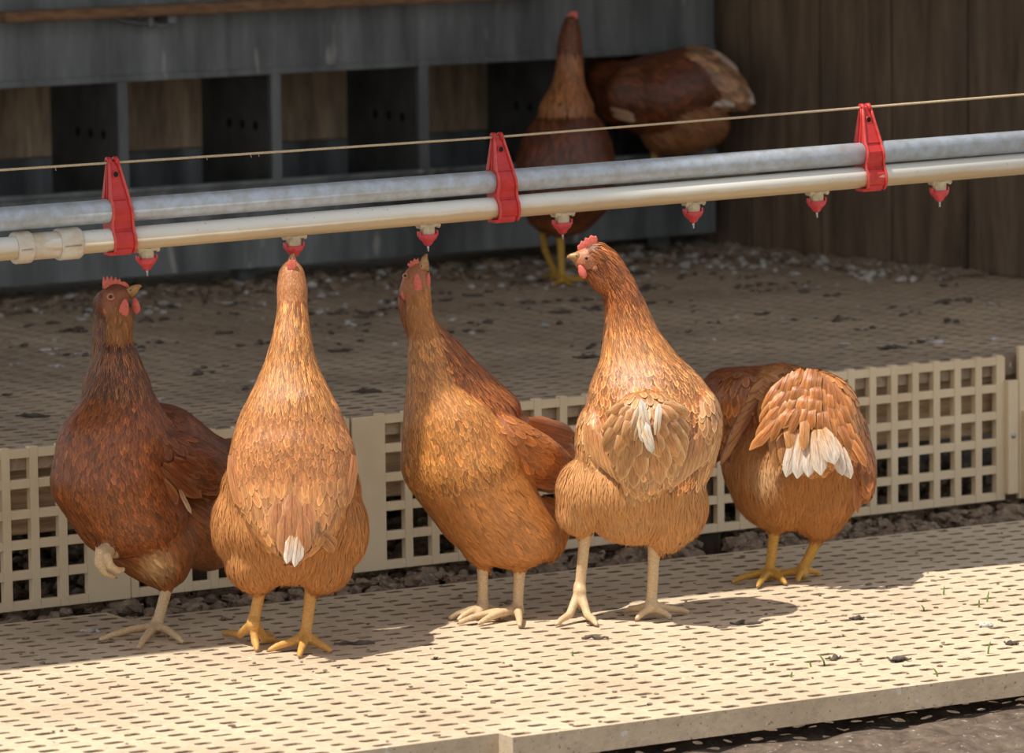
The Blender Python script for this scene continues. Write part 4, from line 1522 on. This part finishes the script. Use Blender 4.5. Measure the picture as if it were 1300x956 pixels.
# ---- hen 4: from behind, head turned left
def hen_head_turned():
    g = G(786, 786)
    h = Hen(g.y)
    root = empty('laying_hen', g, 'pale-tailed orange hen seen from behind with its head turned left in profile', 'hen', None)
    h.chain([(735, 327, 18, 10, 9, 10), (744, 330, 18, 17, 14, 16)], 'face', 3, flow=(.8, 0, -.6))
    h.chain([(757, 320, 20, 16, 15, 14), (770, 332, 24, 18, 17, 18), (784, 360, 30, 22, 21, 20), (795, 395, 34, 28, 26, 24), (802, 430, 30, 37, 34, 28), (812, 462, 22, 52, 46, 30)], 'hackle', 5)
    h.chain([(750, 341, 20, 12, 12, 12), (762, 356, 24, 14, 14, 16)], 'hackle', 3)
    h.chain([(816, 474, 18, 62, 53, 30), (822, 494, 12, 76, 62, 34), (828, 530, 0, 86, 66, 50), (828, 565, -10, 84, 64, 52), (828, 600, -14, 72, 56, 40)], 'back', 5)
    h.chain([(822, 530, -60, 46, 30, 34), (822, 565, -84, 52, 30, 44), (822, 596, -76, 42, 26, 32)], 'cover', 5)
    h.chain([(756, 560, 0, 26, 52, 52), (762, 590, -6, 22, 44, 36)], 'wing', 4)
    h.chain([(893, 540, 0, 24, 54, 50), (886, 578, -6, 22, 44, 38)], 'wing', 4)
    h.blob((800, 620, -4, 92, 66, 52), 'fluff', (0, -.1, -1))
    h.blob((745, 625, -8, 40, 44, 46), 'fluff', (-.1, 0, -1))
    h.blob((735, 650, -8, 30, 34, 30), 'fluff', (-.1, 0, -1))
    h.blob((860, 640, -6, 40, 46, 52), 'fluff', (.05, 0, -1))
    h.blob((806, 655, -6, 60, 52, 36), 'fluff', (0, 0, -1))
    h.blob((848, 676, -6, 26, 30, 26), 'fluff', (-.1, 0, -1))
    h.leg((744, 668, -8), (736, 748, -10), [(707, 792), (757, 792), (738, 768)], r=.0078)
    h.leg((831, 690, -4), (827, 768, -4), [(809, 785), (873, 777), (794, 776), (850, 783)], r=.0078)

    def pal(z, p, n, rg):
        if z == 'face': return (.62, .28, .18), (.62, .3, .19), (.62, .3, .2), .15
        if z == 'hackle':
            zz = (p[2] - .365) / .07
            dk = lerp((.46, .16, .04), (.17, .042, .012), min(1, max(0, zz)))
            return dk, lerp((.95, .60, .28), (.74, .31, .10), min(1, max(0, zz))), lerp((.56, .22, .06), (.30, .085, .025), min(1, max(0, zz))), .3
        if z == 'back': return (.38, .125, .035), (.90, .58, .30), (.50, .20, .065), .28
        if z == 'wing': return (.54, .24, .10), (.88, .64, .40), (.64, .34, .16), .18
        if z == 'cover': return (.50, .24, .11), (.82, .60, .38), (.62, .36, .19), .16
        return (.68, .40, .20), (.72, .44, .23), (.74, .46, .25), .07
    finish(h, root, LEG_P, (.4, .2, .09), pal, 104)
    plate(h, 'comb', root, [(733, 317), (733, 312), (736, 310), (738, 305), (741, 307), (743, 301), (747, 303), (750, 298), (754, 300), (757, 299), (759, 304), (758, 309), (752, 312), (742, 316), (737, 320)], 18, 4, M['comb'])
    beak(h, root, (735, 326, 14), (720, 326, 12), 6.2, -2.2)
    ell(h, 'wattle', root, (739, 345, 4), (5, 3, 9.5), M['comb'], .35)
    eye(h, root, (744.5, 328, 3), 3.0)
    ell(h, 'ear_lobe', root, (755, 340, 9), (4, 2, 4.5), M['lobe'], 0)
    # rings of tail coverts curving round the tail
    rg = np.random.default_rng(5)
    for ring, (R, n_, W) in enumerate(((54, 13, .024), (40, 10, .023), (26, 7, .020))):
        for k in range(n_):
            t = math.pi * (-.12 + 1.24 * k / (n_ - 1))
            ox, oy = math.cos(t), math.sin(t)
            q = rg.uniform(.75, 1.2); R_ = R + rg.uniform(-4, 4)
            x1, y1 = 822 + ox * R_, 556 + oy * R_ * 1.22
            x0, y0 = 820 + ox * R * .5 - 2, 540 + oy * R * .45 - 16
            big_feather(h, 'tail_covert', root, (x0, y0, -112 - ring * 5), (x1, y1, -98 - ring * 10), W * rg.uniform(.8, 1.1), np.array((.44, .20, .085)) * q, np.array((.90, .68, .44)) * min(q, 1.05), np.array((.62, .36, .18)) * q, rg.uniform(.006, .011), facing=(ox * .3 + rg.normal(0, .15), -1, -.1))
    for a, b, W in (((824, 552, -138), (813, 506, -134), .010), ((829, 575, -144), (820, 536, -140), .009), ((833, 552, -138), (837, 512, -130), .009), ((816, 545, -142), (828, 575, -146), .010), ((812, 532, -138), (816, 562, -142), .008)):
        big_feather(h, 'tail_feather', root, a, b, W, (.70, .52, .34), WHITE, WHITE, .003, label='white tail feather standing upright')
    for a, b in (((806, 560, -130), (818, 512, -134)), ((800, 552, -126), (810, 516, -130)), ((795, 548, -124), (822, 510, -128))):
        big_feather(h, 'tail_feather', root, a, b, .007, (.7, .45, .26), (.9, .75, .55), (.85, .7, .5), .006, label='thin pale curved tail feather')
    for s_, cx in ((-1, 760), (1, 886)):
        for k in range(6):
            x0 = cx + s_ * (14 - k * 6); y0 = 540 + k * 6
            x1 = cx + s_ * (6 - k * 7.5); y1 = 590 + k * 6 - (0 if s_ > 0 else 4)
            big_feather(h, 'wing_feather', root, (x0, y0, -44 - k * 6), (x1, y1, -52 - k * 6), .020, (.56, .27, .12), (.84, .60, .38), (.66, .38, .2), .004, facing=(s_ * .5, -1, .1))
    return root


# ---- hen 5: from behind, head down out of sight
def hen_head_down():
    g = G(1000, 738)
    h = Hen(g.y)
    root = empty('laying_hen', g, 'orange-brown hen bending forward with head out of sight and white tail tips showing', 'hen', None)
    h.chain([(905, 560, 150, 22, 22, 30), (908, 520, 130, 30, 32, 36), (925, 498, 100, 38, 40, 32), (960, 498, 60, 46, 46, 34)], 'hackle', 5)
    h.chain([(990, 510, 50, 62, 56, 50), (1015, 535, 20, 78, 66, 68), (1030, 560, 0, 74, 60, 66)], 'back', 5, flow=(.2, -.9, -.5))
    h.chain([(1025, 520, -30, 66, 44, 52), (1035, 552, -56, 58, 34, 42), (1038, 575, -66, 48, 22, 24)], 'cover', 5, flow=(.05, -.2, -1))
    h.blob((1008, 590, 10, 88, 72, 82), 'fluff', (0, -.1, -1))
    h.blob((990, 600, 0, 68, 64, 76), 'fluff', (0, 0, -1))
    h.blob((1035, 622, 0, 56, 54, 58), 'fluff', (0, 0, -1))
    h.blob((1040, 650, 0, 36, 36, 36), 'fluff', (.1, 0, -1))
    h.blob((950, 580, 20, 36, 46, 60), 'belly', (.1, 0, -1))
    h.chain([(1080, 560, 10, 24, 44, 44), (1096, 600, 0, 17, 36, 40)], 'wing', 4)
    h.chain([(940, 505, -10, 32, 26, 34), (928, 545, -4, 18, 20, 40)], 'wing', 4, flow=(-.35, -.2, -1))
    pale = np.array(h.pos(972, 600, -60))
    h.leg((984, 668, 0), (977, 726, 0), [(931, 738), (962, 744), (997, 740), (1004, 729)], r=.0076)
    h.leg((1040, 680, 4), (1018, 728, 8), [(985, 733), (1013, 737), (1040, 729), (1028, 722)], r=.0076)

    def pal(z, p, n, rg):
        k_ = max(0, 1 - np.linalg.norm((p - pale) * np.array((1.3, .5, 1.0))) / .040)
        if z == 'hackle': return (.26, .07, .018), (.44, .16, .05), (.36, .11, .03), .2
        if z == 'back': return (.44, .15, .04), (.62, .30, .11), (.5, .2, .06), .18
        if z == 'wing': return (.30, .085, .022), (.56, .26, .10), (.4, .14, .04), .2
        if z == 'cover': return (.50, .19, .06), (.74, .42, .19), (.58, .26, .095), .18
        if z == 'belly': return (.46, .18, .05), (.58, .26, .09), (.54, .23, .07), .14
        return lerp((.56, .27, .11), (.78, .56, .36), k_), lerp((.60, .31, .13), (.84, .64, .44), k_), lerp((.60, .31, .13), (.84, .64, .44), k_), .08
    finish(h, root, (.66, .36, .06), (.3, .12, .04), pal, 105)
    rg = np.random.default_rng(9)
    # ragged covert fringe over the tail
    for row, (n_, y0, y1, W) in enumerate(((15, 468, 500, .0125), (17, 484, 514, .0125), (17, 498, 528, .013), (15, 512, 545, .0135))):
        for k in range(n_):
            t = (k + rg.uniform(-.3, .3)) / (n_ - 1)
            x0 = 988 + 88 * t; x1 = 968 + 122 * t - row * (5 - 10 * t)
            dy = 38 * (t - .40) ** 2 * 4
            j = rg.uniform(-5, 5); q = rg.uniform(.8, 1.2)
            big_feather(h, 'tail_covert', root, (x0, y0 + dy * .8, -70 - row * 7), (x1 + j, y1 + dy + rg.uniform(-6, 7), -88 - row * 7 + 26 * abs(t - .5)), W * rg.uniform(.8, 1.15), np.array((.44, .15, .04)) * q, np.array((.80, .46, .20)) * q, np.array((.56, .24, .08)) * q, rg.uniform(.003, .008), facing=((t - .5) * .8 + rg.normal(0, .15), -1, .3))
    # white tipped tail fan
    for a, b, W, c in (((1012, 545, -100), (998, 606, -112), .018, 1), ((1020, 548, -102), (1012, 608, -116), .019, 1), ((1030, 550, -104), (1026, 606, -118), .019, 1), ((1036, 546, -108), (1042, 604, -122), .021, 2),
                       ((1044, 545, -112), (1060, 590, -126), .024, 2), ((1058, 556, -104), (1070, 604, -114), .016, 1), ((1066, 566, -100), (1080, 608, -108), .015, 1)):
        big_feather(h, 'tail_feather', root, a, b, W, (.66, .38, .19), WHITE if c == 1 else (.9, .74, .55), WHITE, .004, label='white tipped tail feather')
    for a, b in (((980, 545, -88), (985, 596, -92)), ((990, 548, -92), (996, 592, -98)), ((1000, 540, -98), (1005, 575, -108)), ((1022, 530, -104), (1020, 572, -118))):
        big_feather(h, 'tail_covert', root, a, b, .014, (.56, .27, .11), (.8, .5, .25), (.66, .36, .16), .004)
    # raised wing edge at upper left: spread dark-tipped feathers
    for k in range(8):
        a = (992 - k * 3, 470 + k * 3, -20); b = (950 - k * 5.5 + (k > 5) * 3, 500 + k * 13, -38)
        big_feather(h, 'wing_feather', root, a, b, .014, (.52, .24, .09), (.26, .07, .02), (.60, .32, .13), .008, facing=(-.4, -1, .2))
    for k in range(4):
        big_feather(h, 'wing_feather', root, (965 - k * 6, 474 + k * 5, -24), (993 - k * 7, 486 + k * 8, -44), .010, (.5, .2, .06), (.75, .48, .25), (.6, .3, .12), .005, facing=(-.1, -1, .4))
    for k in range(5):
        big_feather(h, 'wing_feather', root, (1086, 560 + k * 6, -30), (1105 - k * 4, 600 + k * 13, -26), .014, (.30, .085, .022), (.60, .28, .11), (.40, .14, .04), .004, facing=(.5, -1, .1))
    return root


# ---- two hens at the back by the nest boxes
def hen_far_upright():
    g = G(713, 356, ZU)
    h = Hen(g.y, 1)
    root = empty('laying_hen', g, 'dark brown hen standing upright in front of the nest boxes, farthest hen with neck stretched', 'hen', None)
    h.chain([(725, 26, 10, 9, 10, 9), (724, 42, 10, 14, 15, 14), (723, 62, 8, 17, 18, 16)], 'crown', 4, flow=(0, -.2, -1))
    h.chain([(723, 62, 8, 17, 18, 16), (723, 92, 5, 18, 19, 20), (721, 114, 0, 23, 24, 18), (719, 136, -4, 36, 32, 16)], 'hackle', 5)
    h.chain([(719, 160, 0, 47, 42, 22), (719, 178, 0, 57, 48, 28), (718, 205, 0, 64, 54, 50), (718, 245, 0, 62, 52, 46)], 'breast', 5)
    h.blob((714, 268, 0, 48, 40, 32), 'belly', (0, 0, -1))
    a = h.pos(711, 285, 0); b = G(713, 352, ZU + .012)
    h.limb([a, b], [.008, .0065])
    for t in ((742, 356), (760, 352), (703, 362), (724, 361)):
        gg = G(t[0], t[1], ZU + .004); h.limb([b, b.lerp(gg, .5) + V((0, 0, -.002)), gg], [.006, .005, .0035])
    a = h.pos(688, 282, 20); b = h.pos(692, 318, 30); c_ = G(706, 349, ZU + .012)
    h.limb([a, b, c_], [.008, .0065, .006])
    for t in ((690, 350), (700, 356)):
        gg = G(t[0], t[1], ZU + .004); h.limb([c_, gg], [.006, .0035])

    def pal(z, p, n, rg):
        if z in ('crown',): return (.24, .068, .022), (.34, .12, .045), (.28, .09, .03), .15
        if z == 'hackle':
            t = min(1, max(0, (.70 - p[2]) / .14)) if False else 0
            return lerp((.26, .075, .024), (.40, .17, .07), min(1, max(0, (.60 - p[2]) / .05))), (.56, .26, .11), (.50, .22, .09), .2
        if z == 'breast':
            return (.13, .036, .014), (.22, .07, .026), (.16, .045, .018), .3
        return (.2, .06, .02), (.34, .14, .06), (.3, .1, .05), .2
    h.build_body(.003)
    body_mesh(h, root, skin_fn((.62, .36, .06), (.12, .035, .012)))
    plumage(h, root, pal, 106, scale=1.25)
    plate(h, 'comb', root, [(720, 22), (721, 16), (724, 17), (726, 13), (729, 15), (732, 13), (734, 18), (733, 24), (727, 27)], 6, 4, M['comb'])
    return root


def hen_far_perched():
    b0 = NA + nn_ * .055 + nu_ * on_nest(838, 205, .055)[0]
    h = Hen(b0.y, 1)
    root = empty('laying_hen', V((b0.x, b0.y, zr)), 'dark brown hen perched sideways at the right end of the nest boxes, tail hanging right', 'hen', None)
    h.chain([(762, 100, 50, 20, 26, 24), (785, 112, 40, 36, 38, 36)], 'hackle', 4, flow=(1, 0, -.2))
    h.chain([(800, 122, 20, 46, 46, 44), (840, 122, 0, 54, 52, 56), (872, 112, 0, 48, 48, 52)], 'back', 5, flow=(1, 0, -.25))
    h.chain([(880, 92, -4, 42, 36, 34), (912, 112, -14, 36, 26, 30), (938, 126, -20, 18, 14, 16)], 'cover', 5, flow=(.8, -.1, -.6))
    h.blob((872, 150, 0, 50, 44, 44), 'fluff', (.4, 0, -1))
    h.blob((850, 168, 0, 38, 36, 28), 'fluff', (.3, 0, -1))
    h.blob((895, 156, 4, 32, 34, 30), 'fluff', (.5, 0, -.8))
    h.chain([(800, 120, -30, 34, 20, 36), (838, 132, -42, 38, 18, 32), (866, 136, -36, 24, 14, 22)], 'wing', 5, flow=(1, 0, -.35))
    for px_ in (832, 862):
        a = h.pos(px_, 185, 0); b = NA + nn_ * .058 + nu_ * on_nest(px_ - 2, 205, .058)[0]; b.z = zr + .008
        h.limb([a, b], [.008, .007])
        for dx in (-.02, .0, .02):
            e = b + nu_ * dx + nn_ * .018; e.z = zr + .004
            h.limb([b, e], [.006, .004])
        e = b - nn_ * .02; e.z = zr + .004
        h.limb([b, e], [.006, .004])

    def pal(z, p, n, rg):
        if z == 'hackle': return (.14, .04, .014), (.3, .11, .04), (.2, .06, .02), .2
        if z == 'back': return (.14, .038, .013), (.26, .085, .03), (.17, .05, .018), .25
        if z == 'wing': return (.13, .04, .015), (.28, .10, .04), (.16, .05, .02), .25
        if z == 'cover': return (.38, .19, .11), (.70, .48, .34), (.50, .30, .19), .25
        return (.38, .17, .085), (.50, .27, .16), (.48, .25, .15), .2
    h.build_body(.003)
    body_mesh(h, root, skin_fn((.62, .36, .06), (.12, .035, .012)))
    plumage(h, root, pal, 107, scale=1.3)
    for a, b, W in (((880, 90, -40), (917, 136, -44), .030), ((892, 90, -40), (932, 136, -44), .030), ((905, 88, -38), (944, 130, -40), .028), ((912, 82, -34), (958, 132, -30), .024), ((900, 66, -20), (938, 96, -20), .024), ((870, 95, -42), (905, 138, -46), .028)):
        big_feather(h, 'tail_feather', root, a, b, W, (.42, .22, .13), (.74, .56, .44), (.88, .80, .72), .004, facing=(.2, -1, .2), label='pale tipped tail feather')
    for a, b in (((775, 138, -56), (806, 148, -60)), ((778, 146, -56), (808, 154, -58))):
        big_feather(h, 'wing_feather', root, a, b, .010, (.4, .22, .12), (.6, .42, .3), (.6, .42, .3), .003, label='pale feather on the dark wing')
    return root


hen_shaded(); hen_back_drinking(); hen_side_drinking(); hen_head_turned(); hen_head_down(); hen_far_upright(); hen_far_perched()

# ------------------------------------------------------------------ litter, droppings and grass
def deck_uv(px, py):
    p = G(px, py, ZU); return (p - RA).dot(ru), -(p - RA).dot(rn)


def scatter_far(n, power, seed, spread=.02, per=(2, 7)):
    rg = np.random.default_rng(seed); out = []
    for k in range(n):
        u = rg.uniform(-.3, 2.9); v = .05 + 2.1 * rg.random() ** power
        for j in range(rg.integers(*per)):
            p = RA + ru * (u + rg.normal(0, spread)) - rn * (v + rg.normal(0, spread * .45))
            if (p - RA).dot(rn) < -.015 and (p - NA).dot(nn_) > -.05 and (p - WA).dot(wn_) > .005:
                out.append((p.x, p.y, ZU + .002))
    return out


o = blob_pile('droppings_litter', scatter_far(420, .5, 31, .022), .0022, .0068, M['litter_dark'], .5, .35, 1)
tag(o, 'dark dried droppings littered over the rear slatted deck', 'droppings', kind='stuff')
o = blob_pile('pale_litter', scatter_far(330, .45, 32, .030, (1, 4)), .002, .006, M['litter_pale'], .5, .35, 1)
tag(o, 'whitish droppings and chips littered over the rear slatted deck', 'litter', kind='stuff')
rg = np.random.default_rng(40)
pts = []
for k in range(900):
    t = rg.random()
    if k % 2:
        p = WA + wu * rg.uniform(-.15, .75) + wn_ * (.016 + .13 * rg.random() ** 2)
    else:
        p = NA + nu_ * rg.uniform(-.2, 1.35) + nn_ * (-.08 + .26 * rg.random() ** 1.6)
    pts.append((p.x, p.y, ZU + .004))
o = blob_pile('litter_drift', pts, .004, .012, M['soil'], .7, .4, 1)
tag(o, 'drift of brown litter clods along the foot of the board wall and nest boxes', 'litter', kind='stuff')
pts = []
for k in range(240):
    p = (NA + nu_ * rg.uniform(-.1, 1.4) + nn_ * (-.02 + .4 * rg.random() ** 1.5)) if k % 2 else (WA + wu * rg.uniform(-.1, .75) + wn_ * (.03 + .25 * rg.random() ** 1.5))
    if (p - WA).dot(wn_) > .02: pts.append((p.x, p.y, ZU + .005))
o = blob_pile('pale_stones', pts, .003, .0085, M['litter_pale'], .7, .3, 1)
tag(o, 'pale chips and pebbles strewn before the nest boxes and board wall', 'litter', kind='stuff')
pts = []
for k in range(260):
    p = C2 + d2 * rg.uniform(-.7, 1.6) - n2 * rg.uniform(.01, w2 - .02)
    pts.append((p.x, p.y, .0012))
o = blob_pile('crumb_litter', pts, .0012, .0034, M['soil'], .5, .35, 1)
tag(o, 'small brown crumbs scattered on the near cream deck', 'litter', kind='stuff')


def dropping(px, py, z, w, label, pale=False, n=9, group=None):
    rg2 = np.random.default_rng(int(px * 7 + py))
    c = G(px, py, z)
    bm = bmesh.new()
    k = c.y / FPX
    pts_ = []
    for j in range(n):
        t = (j / (n - 1) - .5)
        pts_.append(c + V((t * w * k, rg2.normal(0, .0035) , .0016 + abs(rg2.normal(0, .0012)))))
    tube(bm, pts_, [max(.0012, .0042 * (1 - (2 * (j / (n - 1) - .5)) ** 2) * rg2.uniform(.5, 1.3)) for j in range(n)], 8)
    o = bmobj('dropping', bm, M['litter_pale'] if pale else M['litter_dark'], smooth=True)
    tag(o, label, 'dropping', 'droppings lying on the decks')


for a in ((115, 803, 0, 26, 'bluish white dropping beside the long toe of the shaded hen', True), (1088, 787, 0, 19, 'flat brown dropping right of centre on the sunlit deck, below the shadow edge'),
          (1142, 839, 0, 30, 'largest brown dropping on the sunlit deck near the lower right', ), (1058, 838, 0, 20, 'brown dropping beside two green sprouts on the sunlit deck'),
          (1284, 819, 0, 18, 'brown dropping at the right edge of the sunlit deck'), (1252, 796, 0, 18, 'whitish dropping at the right of the sunlit deck', True),
          (450, 819, 0, 52, 'long dark dropping in the shadow right of the hen seen from behind'), (755, 812, 0, 34, 'dark dropping in front of the spread foot of the hen with turned head'),
          (948, 793, 0, 42, 'speckled dropping just below the shadow of the hen with turned head'),
          (745, 455, ZU, 36, 'black lump on the rear deck left of the neck of the hen with turned head'), (432, 447, ZU, 34, 'black dropping on the rear deck right of the tan neck'),
          (465, 499, ZU, 40, 'dark flat dropping on the rear deck between the two drinking hens'), (42, 530, ZU, 44, 'dark dropping on the rear deck above the left lattice'),
          (1132, 443, ZU, 36, 'thin dark dropping on the rear deck just above the right lattice'), (690, 416, ZU, 14, 'round pale stone-like dropping on the rear deck in the middle', True),
          (1190, 437, ZU, 24, 'long white dropping on the rear deck above the right lattice', True), (1262, 433, ZU, 12, 'small white dropping on the rear deck near the end plate', True),
          (72, 467, ZU, 20, 'white dropping on the rear deck left of the shaded hen', True)):
    dropping(*a)


def sprout(px, py, hpx, lean, label):
    c = G(px, py, -.004); k = c.y / FPX
    bm = bmesh.new()
    pts_ = [c, c + V((lean * .3 * k, 0, hpx * .45 * k + .004)), c + V((lean * .7 * k, 0, hpx * .8 * k + .004)), c + V((lean * k, -.001, hpx * k + .004))]
    tube(bm, pts_, [.0014, .0015, .0011, .0002], 6, flat=.8)
    o = bmobj('grass_sprout', bm, M['grass'], smooth=True)
    tag(o, label, 'grass', 'green sprouts poking through the sunlit deck')


for a in ((1174, 779, 8, -5, 'small green sprout leaning left, upper left of the sprouts at right'), (1198, 759, 12, 1, 'green sprout nearest the shadow edge on the right'),
          (1243, 775, 11, 0, 'thick short green sprout near the right edge'), (1253, 768, 15, 3, 'tall thin green sprout beside the thick short one'),
          (1254, 834, 17, 4, 'thin green sprout low at the right edge'), (1030, 851, 8, -3, 'stubby green sprout, lower left of the pair beside a dropping'),
          (1048, 848, 14, -9, 'green sprout leaning left beside a brown dropping'), (1191, 863, 12, -7, 'green sprout at the lowest right, near the deck front edge'),
          (727, 837, 7, 0, 'lone green sprout below the spread foot of the hen with turned head'), (1004, 864, 8, 2, 'green sprout at the lower middle of the sunlit deck')):
    sprout(*a)
